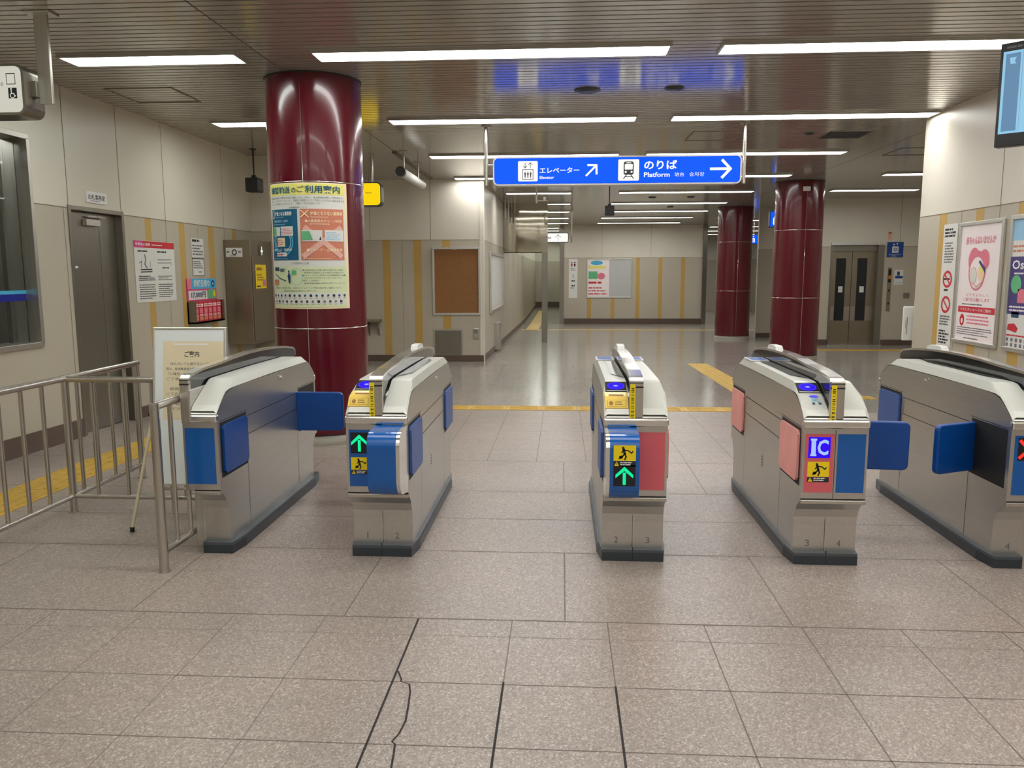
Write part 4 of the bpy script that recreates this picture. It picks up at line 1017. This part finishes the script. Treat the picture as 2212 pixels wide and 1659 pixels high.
def departures():
    root = empty('departure_screen', (2.87, 4.67, ZC)); tag(root, 'black framed information screen with a pale blue display cut by the right edge', 'screen')
    u = Vector((.74, -.673, 0)); n = Vector((-.673, -.74, 0)); F = Fr(Vector((2.50, 5.0, 2.215))-root.location, u, (0, 0, 1), n)
    w, h = 1.0, .575; b = MB(); b.box(0, w, 0, h, -.07, 0, 'black', F); b.build('frame', root, .004)
    b = MB(); A = Art(b, lambda x, y, l: F(x, y, .0005+l), .0007); A.rect(.016, .072, w-.016, h-.048, 'screen', 1)
    A.rect(.03, .085, .105, h-.062, 'screengrey', 2); A.rect(.115, .08, .118, h-.05, 'lightblue', 2)
    A.text('相鉄線', .135, .45, .35, .505, 'screendark', 2, .01); A.lines(.135, .41, .5, .425, 1, 'screendark', 2); A.lines(.135, .34, .45, .38, 2, 'screengrey', 2)
    A.lines(.03, h-.038, .9, h-.018, 1, 'greytext', 2, .6)
    A.poly([(.05, .49), (.085, .49), (.075, .47), (.085, .455), (.055, .455)], 'screen', 3)
    b.build('display', root)
    b = MB(); b.tube([F(.5, h-.1, -.09), F(.5, ZC-2.215, -.09)], .03, 'steel', 16); b.box(.42, .58, .2, .4, -.10, -.07, 'steel', F); b.build('hanging_post', root)
departures()

# ------------------------------------------------------------------ column-side, wall posters, boards
def framed(name, fr, w, h, artf, label, cat='poster', frame='alu', fw=.03, depth=.025, paper='paper'):
    """frame with u right, v up, n out; origin at the lower left corner on the wall"""
    root = empty(name, fr.o+fr.n*.002); tag(root, label, cat); F = Fr((0, 0, 0), fr.u, fr.v, fr.n)
    b = MB()
    if frame:
        b.box(0, w, 0, fw, 0, depth, frame, F); b.box(0, w, h-fw, h, 0, depth, frame, F); b.box(0, fw, fw, h-fw, 0, depth, frame, F); b.box(w-fw, w, fw, h-fw, 0, depth, frame, F)
        b.build('frame', root, .005)
    s = MB(); e = fw*.8 if frame else 0; s.box(e, w-e, e, h-e, 0, .008 if frame else .003, paper, F)
    A = Art(s, Fr(F(0, 0, .0085 if frame else .0035), fr.u, fr.v, fr.n), .0008)
    artf(A, w, h); s.build('printed_sheet', root); return root
def L(y, z): return Fr((-4.5, y, z), (0, 1, 0), (0, 0, 1), (1, 0, 0))
def Rt(y, z): return Fr((3.97, y, z), (0, -1, 0), (0, 0, 1), (-1, 0, 0))
def Bk(x, z, y=14.8): return Fr((x, y, z), (1, 0, 0), (0, 0, 1), (0, -1, 0))
def p_emergency(A, w, h):
    A.rect(0, h-.075, w, h-.003, 'redprint', 1); A.rect(0, h-.075, w*.22, h-.003, 'magenta', 2); A.text('非常停止装置', .03, h-.055, w*.38, h-.022, 'white', 3, .01); A.lines(w*.42, h-.050, w*.80, h-.03, 1, 'white', 3)
    A.lines(w*.08, h-.125, w*.40, h-.105, 1, 'blacktext', 2, .8); A.lines(w*.55, h-.125, w*.88, h-.105, 1, 'blacktext', 2, .8)
    A.stroke([(w*.24, h-.15), (w*.26, h-.20), (w*.23, h-.25), (w*.28, h-.29)], .015, 'greytext', 2); A.stroke([(w*.10, h-.24), (w*.16, h-.22), (w*.14, h-.29)], .009, 'greytext', 2); A.stroke([(w*.36, h-.22), (w*.37, h-.28)], .007, 'greytext', 2)
    A.stroke([(w*.13, h-.31), (w*.40, h-.305)], .012, 'blacktext', 2); A.stroke([(w*.13, h-.335), (w*.40, h-.33)], .012, 'blacktext', 2)
    A.stroke([(w*.55, h-.20), (w*.90, h-.195)], .007, 'greytext', 2); A.stroke([(w*.55, h-.235), (w*.90, h-.23)], .007, 'greytext', 2); A.stroke([(w*.9, h-.23), (w*.9, h-.26)], .006, 'greytext', 2)
    A.lines(w*.66, h-.30, w*.92, h-.28, 1, 'greytext', 2, .8)
    A.lines(w*.07, h-.43, w*.47, h-.37, 3, 'blacktext', 2); A.lines(w*.54, h-.43, w*.92, h-.37, 3, 'greytext', 2, seed=4)
    A.lines(w*.07, .03, w*.47, h-.46, 7, 'greytext', 2, seed=7); A.lines(w*.54, .04, w*.92, h-.46, 7, 'greytext', 2, seed=9)
framed('safety_poster', L(8.325, 1.195), .885, .66, p_emergency, 'white safety poster with a red heading on the left wall right of the steel door', frame=None)
def p_not1(A, w, h):
    A.lines(.02, h-.05, w-.02, h-.015, 1, 'blacktext', 1, .8); A.lines(.02, .02, w-.02, h-.07, 4, 'greytext', 1, .5, 6)
framed('paper_notice', L(9.665, 1.70), .33, .23, p_not1, 'small white notice without a border, upper of two above the leaflet rack', frame=None, paper='paper')
def p_not2(A, w, h):
    A.rect(.0, h-.012, w, h, 'blacktext', 1); A.rect(0, 0, w, .006, 'blacktext', 1); A.rect(0, 0, .010, h, 'blacktext', 1); A.rect(w-.010, 0, w, h, 'blacktext', 1); A.lines(.03, h*.4, w-.03, h-.03, 4, 'greytext', 1, .5, 8); A.lines(w*.5, h*.15, w-.04, h*.3, 1, 'greytext', 1)
framed('paper_notice', L(9.665, 1.475), .32, .215, p_not2, 'small notice with a black border, lower of two above the leaflet rack', frame=None, paper='paper')
def rack():
    root = empty('leaflet_rack', (-4.5, 9.47, .90)); tag(root, 'leaflet rack on the left wall with a blue and pink heading and red leaflets', 'leaflet rack')
    F = Fr((0, 0, 0), (0, 1, 0), (0, 0, 1), (1, 0, 0)); w = .82
    b = MB(); b.box(0, w, .27, .54, 0, .012, 'magenta', F); A = Art(b, Fr((.0125, 0, 0), (0, 1, 0), (0, 0, 1), (1, 0, 0)), .0008)
    A.rect(.0, .415, w, .54, 'cyan', 1); A.poly([(0, .415), (.12, .415), (.12, .54), (.0, .54)], 'pinkprint', 2); A.text('箱根日帰り', .18, .435, .62, .525, 'white', 3, .02); A.disc(w-.1, .475, .05, .045, 'bluepanel', 2); A.disc(w-.1, .475, .012, .016, 'white', 3)
    A.rect(.03, .285, .55, .395, 'paper', 1); A.text('17,000円', .10, .30, .50, .38, 'navy', 3, .03); A.rect(.57, .285, w-.02, .405, 'green', 1); A.disc(.75, .35, .03, .04, 'yellowsign', 3)
    tag(b.build('header_card', root), 'blue and pink heading card with a price')
    b = MB(); b.box(0, w, 0, .26, 0, .02, 'steeldoor', F); b.box(0, w, 0, .02, 0, .11, 'steeldoor', F); b.box(0, .012, 0, .27, 0, .11, 'steeldoor', F); b.box(w-.012, w, 0, .27, 0, .11, 'steeldoor', F); b.box(0, w, .0, .02, .10, .11, 'steeldoor', F)
    b.build('tray', root)
    for k in range(6):
        b = MB(); a0 = .03+k*.128; b.box(a0, a0+.118, .022, .265, .03, .075, 'redprint', F); A = Art(b, Fr(F(0, 0, .0755), F.u, F.v, F.n), .0008)
        A.rect(a0+.005, .2, a0+.112, .235, 'palepink', 1); A.lines(a0+.01, .205, a0+.108, .228, 1, 'redprint', 2, .6, k); A.rect(a0+.02, .12, a0+.098, .18, 'pinkprint', 1); A.rect(a0+.01, .035, a0+.108, .075, 'coral', 1); A.lines(a0+.01, .08, a0+.108, .11, 2, 'palepink', 1, .5, k+3)
        b.build('leaflet', root)
rack()
def cabinet():
    root = empty('fire_cabinet', (-4.497, 10.61, 0)); tag(root, 'bronze steel emergency cabinet box fixed in the corner of the left wall', 'cabinet')
    F = Fr((0, 0, 0), (0, 1, 0), (0, 0, 1), (1, 0, 0)); d = .36; w = .98
    b = MB(); b.box(0, w, .555, 1.945, 0, d, 'steelcab', F); b.build('housing', root, .006)
    b = MB(); b.box(.03, w-.03, .60, 1.74, d, d+.012, 'steelcab', F); b.build('door', root, .004)
    b = MB(); X = XZ(0, -.003, 0); b.box(.02, d-.02, -.004, 0, .60, 1.92, 'steelcab'); b.build('front_plate', root, .003)
    b = MB(); A = Art(b, XZ(0, -.0045, 0), .0008); A.rect(.03, 1.72, .255, 1.84, 'whiteplastic', 1); A.ring(.145, 1.782, .035, .038, .014, 'blacktext', 2); A.lines(.04, 1.77, .09, 1.80, 1, 'greytext', 2, .7); A.lines(.20, 1.77, .25, 1.80, 1, 'greytext', 2, .7); A.lines(.09, 1.728, .20, 1.738, 1, 'greytext', 2, .8)
    tag(b.build('label_plate', root), 'white label with a black round symbol')
    b = MB(); b.box(.30, .42, 1.74, 1.88, d, d+.02, 'steelcab', F); A = Art(b, Fr(F(0, 0, d+.0205), F.u, F.v, F.n), .0008)
    A.poly([(.35, 1.75), (.37, 1.75), (.37, 1.79), (.395, 1.79), (.395, 1.82), (.372, 1.82), (.372, 1.865), (.35, 1.865), (.35, 1.82), (.325, 1.82), (.325, 1.79), (.35, 1.79)], 'ledpalegreen', 1)
    tag(b.build('indicator_light', root), 'pale green lit mark')
    b = MB(); b.box(.12, .50, 1.30, 1.62, d+.013, d+.016, 'yellowsign', F); A = Art(b, Fr(F(0, 0, d+.0165), F.u, F.v, F.n), .0008); A.lines(.15, 1.53, .44, 1.58, 1, 'brownslot', 1, .8); A.lines(.15, 1.40, .40, 1.50, 3, 'brownslot', 1); A.rect(.36, 1.33, .48, 1.42, 'pinkprint', 1); A.lines(.15, 1.31, .34, 1.34, 1, 'blacktext', 1, .7)
    tag(b.build('yellow_notice', root), 'yellow notice on the cabinet door')
M['ledpalegreen'] = lit('pale_green_light', (.75, 1, .8), 1.0)
cabinet()
# right wall
def p_long(A, w, h):
    A.lines(.03, h-.14, w-.03, h-.04, 3, 'blacktext', 1, .6); A.lines(.05, h-.40, w-.05, h-.18, 8, 'greytext', 1, .5, 3)
    for cy, k in ((h-.56, 0), (h-.82, 1)):
        A.ring(w*.5, cy, w*.33, .088, .026, 'redprint', 2)
        if k == 0: A.stroke([(w*.28, cy), (w*.66, cy)], .018, 'blacktext', 1); A.stroke([(w*.7, cy+.01), (w*.66, cy+.03)], .01, 'greytext', 1)
        A.stroke([(w*.28, cy+.055), (w*.72, cy-.055)], .018, 'redprint', 3)
    A.lines(w*.3, h-.69, w*.75, h-.66, 1, 'blacktext', 1, .7); A.lines(.04, h-1.04, w-.04, h-.93, 4, 'greytext', 1, .6, 5); A.lines(.04, .02, w-.04, .17, 5, 'blacktext', 1, .6, 8)
framed('rules_notice', Rt(8.80, .735), .30, 1.25, p_long, 'tall narrow white notice with two red prohibition circles on the right wall', frame=None, cat='notice', paper='paper')
def p_heart(A, w, h):
    c = w/2
    A.text('赤ちゃんはいませんか', .14, h-.22, w-.14, h-.14, 'pinkprint', 2, .02)
    # pink heart-like oval with an adult and a child inside, kept generic
    A.disc(c-.03, h-.47, .16, .19, 'pinkprint', 1, 36); A.disc(c-.10, h-.37, .105, .12, 'pinkprint', 2); A.disc(c+.09, h-.37, .095, .10, 'pinkprint', 2)
    A.disc(c-.03, h-.49, .135, .15, 'palepink', 3, 36); A.disc(c-.09, h-.52, .065, .085, 'paper', 4); A.ring(c-.09, h-.52, .065, .085, .008, 'coralpale', 5)
    A.disc(c+.05, h-.49, .06, .08, 'skin', 4); A.disc(c+.055, h-.46, .03, .04, 'yellowprint', 5); A.poly([(c+.02, h-.37), (c+.12, h-.44), (c+.13, h-.50), (c+.10, h-.47), (c+.0, h-.39)], 'purple', 6)
    A.stroke([(c-.10, h-.58), (c-.02, h-.625), (c+.07, h-.58)], .014, 'coralpale', 6)
    A.text('どうぞよろしく', .21, h-.715, w-.21, h-.688, 'pinkprint', 1); A.text('ご協力をお願いします', .16, h-.765, w-.18, h-.730, 'pinkprint', 1, .01); A.lines(.14, h-.805, w-.14, h-.78, 1, 'greytext', 1)
    A.rect(.07, .305, w-.07, .365, 'redprint', 1); A.text('マタニティマークのご案内', .11, .320, w-.14, .350, 'palepink', 2, .01)
    A.disc(.16, .230, .045, .058, 'redprint', 1); A.disc(.16, .222, .02, .025, 'palepink', 2); A.lines(.25, .19, w-.16, .29, 3, 'pinkprint', 1, .45, 2)
    A.lines(.07, .085, w-.09, .17, 4, 'greytext', 1, .4, 4); A.lines(.22, .045, w-.22, .07, 1, 'greytext', 1)
framed('framed_poster', Rt(8.435, .80), .83, 1.18, p_heart, 'framed white poster with a pink heart shape on the right wall', fw=.035, paper='palepink')
def p_blue(A, w, h):
    A.rect(.03, h-.22, w-.03, h-.03, 'lightblue', 1); A.lines(.05, h-.33, w-.2, h-.25, 2, 'coral', 1); A.rect(.03, h-.86, w-.03, h-.36, 'purple', 1)
    A.text('Osaka', .06, h-.47, .45, h-.39, 'white', 2, .02); A.lines(.1, h-.52, w-.1, h-.49, 1, 'white', 2); A.disc(.14, h-.60, .08, .08, 'green', 2); A.rect(.18, h-.76, .5, h-.64, 'pinkprint', 2); A.lines(.06, h-.84, .6, h-.78, 2, 'palepink', 2)
    A.rect(.10, .30, .22, .35, 'navy', 1); A.poly([(.05, .19), (.2, .17), (.22, .21), (.16, .25), (.06, .24)], 'redprint', 1); A.lines(.05, .13, .7, .16, 1, 'redprint', 1)
    for j in range(2):
        for i in range(10): A.rect(.05+.07*i, .09-.045*j, .085+.07*i, .12-.045*j, 'greytext', 1)
framed('framed_poster', Rt(7.50, .80), .83, 1.19, p_blue, 'framed blue and purple poster at the right picture edge', fw=.04)
# back wall
def p_cork(A, w, h): A.rect(w*.42, h-.05, w*.52, h-.035, 'paper', 1)
framed('cork_board', Bk(-2.375, .735), .885, 1.235, p_cork, 'empty brown cork board in a silver frame on the wall beyond the gates', cat='notice board', fw=.04, depth=.035, paper='cork')
b = MB(); F = Bk(-2.375, 0); b.box(0, .55, -.02, .475, 0, .012, 'steel', F); b.box(.03, .52, .0, .45, .012, .018, 'steeldoor', F); tag(b.build('access_panel', bevel=.003), 'square grey steel hatch low on the wall below the cork board', 'hatch')
r = empty('intercom', (-1.63, 14.8, .30)); tag(r, 'small grey intercom box low on the wall by the corner', 'intercom'); b = MB(); b.box(0, .10, 0, .19, 0, .035, 'steel', Fr((0, 0, 0), (1, 0, 0), (0, 0, 1), (0, -1, 0))); b.build('case', r, .01); b = MB(); b.box(.015, .085, .10, .17, .035, .038, 'greytext', Fr((0, 0, 0), (1, 0, 0), (0, 0, 1), (0, -1, 0))); b.build('speaker_grille', r)
r = empty('wall_shelf', (-3.60, 14.8, .60)); tag(r, 'grey wall shelf showing right of the large red column', 'shelf'); b = MB(); b.box(-.05, .27, -.30, 0, .02, .06, 'steelcab'); b.build('board', r, .004); b = MB(); b.prism([(0, .02), (-.22, .02), (0, -.25)], .02, .04, 'steelcab'); b.prism([(0, .02), (-.22, .02), (0, -.25)], .2, .22, 'steelcab'); b.build('bracket', r)
def p_plain(A, w, h): A.rect(w*.1, h*.1, w*.9, h*.9, 'paper', 1)
framed('wall_frame', Fr((-1.44, 16.0, .70), (0, 1, 0), (0, 0, 1), (1, 0, 0)), 3.4, 1.22, p_plain, 'large empty silver display frame on the corridor wall seen edge-on', cat='display frame', fw=.06, depth=.04, paper='cream')
b = MB(); b.box(-1.44, -1.33, 17.1, 17.55, -.12, .45, 'steel'); tag(b.build('wall_box', bevel=.004), 'low steel box standing against the corridor wall', 'box')
# shutter frame in the corridor
r = empty('shutter_frame', (-.43, 19.95, zf(19.95))); tag(r, 'polished steel shutter housing over the corridor mouth on a single steel post', 'shutter frame'); z0 = -zf(19.95)
b = MB(); b.box(-1.0, .07, -.08, .10, 2.0+z0, ZC+z0, 'wavy'); b.build('shutter_housing', r); b = MB(); b.box(-.07, .07, -.085, .105, 0, 2.0+z0, 'steeldoor'); b.build('post', r, .004)
b = MB(); b.box(-1.0, -.07, -.06, .08, 1.985+z0, 2.0+z0, 'dark'); b.build('shutter_slot', r)
# far wall
def p_toilet(A, w, h):
    for t, m in ((.33, 'redprint'), (.67, 'blacktext')):
        A.disc(w*t, h-.13, .028, .028, m, 1); A.poly([(w*t-.035, h-.17), (w*t+.035, h-.17), (w*t+.02, h-.27), (w*t-.02, h-.27)], m, 1)
    A.lines(w*.2, h-.42, w*.8, h-.32, 2, 'greytext', 1); A.stroke([(w*.45, h-.55), (w*.5, h-.62), (w*.6, h-.66)], .02, 'greytext', 1)
    for yy in (.78, .95): A.disc(w*.4, h-yy, .03, .03, 'blacktext', 1); A.disc(w*.62, h-yy, .025, .03, 'blacktext', 1)
    A.lines(w*.2, h-1.06, w*.8, h-1.0, 1, 'greytext', 1)
framed('toilet_sign', Bk(.235, .60, 29.4), .31, 1.39, p_toilet, 'tall narrow white toilet sign on the far wall', cat='sign', frame=None, paper='whiteplastic')
def p_far(A, w, h):
    A.rect(.03, .05, w*.5, h-.04, 'palepink', 1); A.disc(w*.22, h-.15, .22, .08, 'cyan', 2); A.rect(.06, h-.36, w*.42, h-.25, 'yellowprint', 2); A.rect(.06, h-.72, w*.24, h-.45, 'green', 2)
    A.disc(w*.32, h-.62, .14, .12, 'pinkprint', 3); A.lines(.06, h-.92, w*.46, h-.80, 1, 'redprint', 2, .6); A.lines(.06, .10, w*.46, h-.98, 3, 'redprint', 2, .35)
    A.rect(w*.5, .05, w-.03, h-.04, 'frosted', 1)
M['frosted'] = pbr('grey_white_board', srgb(186, 188, 184), .3, var=.02)
framed('display_case', Bk(.88, .60, 29.4), 1.60, 1.40, p_far, 'wide display case on the far wall, colourful poster in its left half', cat='display case', fw=.04)
# ------------------------------------------------------------------ lift
def lift():
    F = FE = XZ(0, 19.3); z0 = zf(19.3); b = MB(); x0, x1 = 6.22, 7.40
    for a in ((x0-.03, x0+.02), (x1-.14, x1+.0)): b.box(a[0], a[1], z0, 2.16, -.22, .015, 'steeldoor', F)
    b.box(x0-.03, x1, 2.12, 2.18, -.22, .03, 'alu', F); b.box(x0, x1, 1.98, 2.12, -.2, -.10, 'steeldoor', F); b.box(x0-.03, x1+.03, z0-.02, z0+.01, -.25, .05, 'steel', F)
    b.box(x0, x1, -.3, 2.16, -.26, -.24, 'dark', F)
    o = tag(b.build('door_2'), kind='structure')
    for a0, a1, wx in ((x0+.02, 6.735, 6.38), (6.745, x1-.14, 6.865)):
        d = MB(); d.box(a0, a1, z0+.01, 1.98, -.2, -.16, 'steelcab', F); l = d.build('door_leaf', o)
        g = MB(); g.box(wx, wx+.22, .37, 1.82, -.16, -.155, 'liftglass', F); g.build('door_glass', l)
        s = MB(); s.box(wx+.07, wx+.17, 1.03, 1.17, -.155, -.152, 'paper', F); s.build('door_sticker', l)
        k = MB(); k.box(a0+.005, wx-.005, .37, .70, -.16, -.157, 'pinksteel', F); k.box(wx+.225, a1-.005, .37, .70, -.16, -.157, 'pinksteel', F); k.build('kick_plate', l)
M['pinksteel'] = steel('pale_steel_plate', (.42, .36, .32), .35, (1, 1, .05), 40, .05)
lift()
r = empty('lift_notice', (7.45, 19.3, 1.84)); tag(r, 'blue lift sign plate on the wall right of the lift doors', 'sign'); b = MB(); F = Fr((0, 0, 0), (1, 0, 0), (0, 0, 1), (0, -1, 0)); b.box(0, .36, 0, .34, 0, .02, 'bluesignflat', F); A = Art(b, Fr(F(0, 0, .0205), F.u, F.v, F.n), .0015)
A.rrect(.11, .10, .25, .24, .01, 'white', 1); A.rect(.13, .13, .23, .21, 'bluesignflat', 2); [A.rect(q, .14, q+.016, .20, 'white', 3) for q in (.14, .172, .204)]; A.poly([(.12, .27), (.17, .27), (.145, .31)], 'white', 1); A.poly([(.19, .31), (.24, .31), (.215, .27)], 'white', 1); A.text('エレベーター', .04, .045, .32, .075, 'white', 1); A.lines(.1, .015, .26, .035, 1, 'white', 1); b.build('plate', r)
b = MB(); F = Fr((7.46, 19.3, 2.22), (1, 0, 0), (0, 0, 1), (0, -1, 0)); b.box(0, .075, 0, .19, 0, .015, 'coralpale', F); b.box(0, .075, .15, .19, .015, .017, 'brownslot', F); tag(b.build('wall_tag'), 'small pinkish tag on the wall above the blue lift plate', 'tag')
r = empty('lift_button_panel', (7.50, 19.3, .60)); tag(r, 'narrow lift call panel with an orange display right of the lift doors', 'button panel'); F = Fr((0, 0, 0), (1, 0, 0), (0, 0, 1), (0, -1, 0)); b = MB(); b.box(0, .085, 0, 1.0, 0, .015, 'steelcab', F); b.build('plate', r, .003)
b = MB(); b.box(.01, .075, .66, .96, .015, .018, 'black', F); b.box(.015, .07, .74, .82, .018, .020, 'orange', F); b.build('display', r); b = MB(); b.box(.025, .06, .45, .50, .015, .025, 'black', F); b.box(.025, .06, .15, .20, .015, .025, 'black', F); b.build('call_button', r, .004)
def p_lp(A, w, h): A.rect(.06, h-.13, w-.08, h-.04, 'navy', 1); A.rect(.02, .14, w-.01, .2, 'bluesignflat', 1); A.rect(.02, .03, w-.02, .05, 'lightblue', 1)
framed('paper_notice', Bk(7.65, 1.21, 19.3), .20, .34, p_lp, 'small white and blue paper notice right of the lift call panel', cat='notice', frame=None)
b = MB(); F = Bk(7.88, .90, 19.3); b.box(0, .13, 0, .12, 0, .02, 'steeldoor', F); b.box(.02, .11, .02, .10, .02, .023, 'greytext', F); tag(b.build('wall_socket', bevel=.003), 'small dark square plate on the wall far right of the lift', 'plate')
r = empty('corner_signboard', (3.93, 9.50, .72)); tag(r, 'white board with black upright lettering peeking past the corner of the right wall', 'sign'); b = MB(); b.box(-.035, .20, 0, .03, 0, .39, 'whiteplastic'); b.build('board', r, .012)
b = MB(); A = Art(b, XZ(0, -.0005, 0), .0008); A.rect(.008, .07, .014, .27, 'blacktext', 1); A.rect(-.006, .14, -.001, .24, 'greytext', 1); b.build('lettering', r)

# ------------------------------------------------------------------ things on the ceiling
def grille(x, y, r_, label, name='ceiling_speaker'):
    r = empty(name, (x, y, ZC)); tag(r, label, 'ceiling speaker', 'round dark ceiling speakers'); b = MB(); b.lathe([(0, -.012), (r_*.8, -.014), (r_, -.008), (r_, 0)], (0, 0), 'rubber', 32); b.build('rim', r)
    b = MB(); b.lathe([(0, -.017), (r_*.78, -.017), (r_*.8, -.012)], (0, 0), 'black', 28); b.build('grille', r)
grille(.22, 7.76, .122, 'round dark ceiling speaker, larger of the two above the big blue sign')
grille(1.01, 7.74, .09, 'round dark ceiling speaker, smaller of the two above the big blue sign')
grille(2.98, 10.3, .06, 'small round dark fitting on the ceiling right of the big blue sign', 'smoke_detector')
grille(2.0, 18.6, .09, 'distant round ceiling fitting, left one of two past the fifth row of lights', 'smoke_detector'); grille(2.85, 18.6, .09, 'distant round ceiling fitting, right one of two past the fifth row of lights', 'smoke_detector')
grille(2.75, 21.3, .09, 'tiny dark fitting on the ceiling left of the farthest red column', 'smoke_detector')
def hatch(x0, x1, y0, y1, label, dark=False):
    b = MB(); w = .012; z = ZC
    for a in ((x0, x1, y0, y0+w), (x0, x1, y1-w, y1), (x0, x0+w, y0, y1), (x1-w, x1, y0, y1)): b.box(a[0], a[1], a[2], a[3], z-.006, z, 'joint' if not dark else 'steeldoor')
    if dark:
        for k in range(7): b.box(x0+.02, x1-.02, y0+.02+(y1-y0-.04)*k/7, y0+.02+(y1-y0-.04)*(k+.55)/7, z-.012, z-.002, 'rubber')
        b.box(x0+.01, x1-.01, y0+.01, y1-.01, z-.003, z, 'black')
    tag(b.build('ceiling_vent' if dark else 'ceiling_hatch'), label, 'vent' if dark else 'hatch')
hatch(-4.17, -3.54, 7.38, 8.0, 'square outline of an access hatch in the ceiling by the left wall')
hatch(1.55, 2.2, 10.08, 10.75, 'access hatch outline in the ceiling behind the right end of the blue sign')
hatch(3.2, 3.7, 10.2, 10.7, 'dark slotted vent in the ceiling near the right wall corner', True)
hatch(4.6, 5.6, 11.6, 12.3, 'faint hatch outline in the ceiling of the lift lobby')
def hang_box(x, y, zc, w, label, hgt=.19):
    r = empty('hanging_speaker', (x, y, ZC)); tag(r, label, 'speaker', None)
    b = MB(); b.tube([(0, 0, 0), (0, 0, zc+hgt/2+.03-ZC)], .011, 'black', 10); b.tube([(0, 0, -.01), (0, 0, 0)], .04, 'black', 14); b.build('stem', r)
    b = MB(); b.box(-w/2, w/2, -.10, .10, zc-hgt/2-ZC, zc+hgt/2-ZC, 'black'); b.build('case', r, .02)
    b = MB(); b.box(-w/2+.015, w/2-.015, -.104, -.10, zc-hgt/2+.015-ZC, zc+hgt/2-.015-ZC, 'rubberdark'); b.build('grille', r)
    b = MB(); b.box(-.03, .03, -.02, .02, zc+hgt/2-ZC, zc+hgt/2+.04-ZC, 'black'); b.build('bracket', r, .004)
M['rubberdark'] = pbr('dark_grille', (.02, .02, .022), .6)
hang_box(-4.19, 11.0, 2.69, .19, 'black speaker hanging in the corner between left wall and red column')
hang_box(.90, 16.0, 2.685, .19, 'black speaker hanging from the ceiling below the middle of the big blue sign')
def tube_camera():
    r = empty('tube_camera', (-2.2, 11.9, ZC)); tag(r, 'long white cylindrical camera housing hung from the ceiling right of the red column', 'camera')
    b = MB(); b.tube([(0, -.72, -.30), (0, .95, -.30)], .062, 'whiteplastic', 20); b.build('housing', r)
    b = MB(); b.tube([(0, -.80, -.30), (0, -.71, -.30)], .068, 'black', 20); b.build('lens', r)
    for y in (-.55, .6):
        b = MB(); b.tube([(0, y, -.25), (0, y, 0)], .012, 'steel', 10); b.tube([(0, y, -.01), (0, y, 0)], .06, 'steel', 16); b.build('mount', r)
tube_camera()
b = MB(); b.box(-2.37, -2.31, 11.4, 14.6, ZC-.02, ZC, 'skirtgrey'); M['skirtgrey'] = pbr('grey_bar', srgb(112, 100, 82), .5); tag(b.build('bar'), 'thin grey conduit along the ceiling above the tube camera', 'bar')  # long grey bar laid along a dark line of the ceiling
r = empty('hanging_sign_pole', (-.51, 16.1, ZC)); tag(r, 'thin white pole with short arm hanging below the left part of the big sign', 'pole'); b = MB(); b.tube([(0, 0, 0), (0, 0, -.32)], .018, 'whiteplastic', 10); b.build('pole', r); b = MB(); b.tube([(0, 0, -.27), (.22, 0, -.27)], .016, 'steel', 10); b.tube([(.15, 0, -.27), (.15, 0, -.20)], .035, 'steel', 12); b.build('arm', r)
r = empty('lobby_sign_post', (5.20, 11.9, ZC)); tag(r, 'steel hanging post just left of the right wall corner', 'post'); b = MB(); b.box(-.03, .03, -.03, .03, -.82, 0, 'steel'); b.build('pole', r, .003); b = MB(); b.box(-.0, .35, -.08, .08, -.80, -.45, 'rubber'); b.build('sign_box', r, .01)
for k, x in enumerate((-1.33, -1.25)):
    b = MB(); b.tube([(x, 19.0, ZC), (x, 19.0, ZC-.42)], .014, 'whiteplastic', 10); tag(b.build('hanging_rod'), 'thin white rod hanging from the ceiling at the corridor mouth', 'rod', 'pair of thin rods at the corridor mouth')
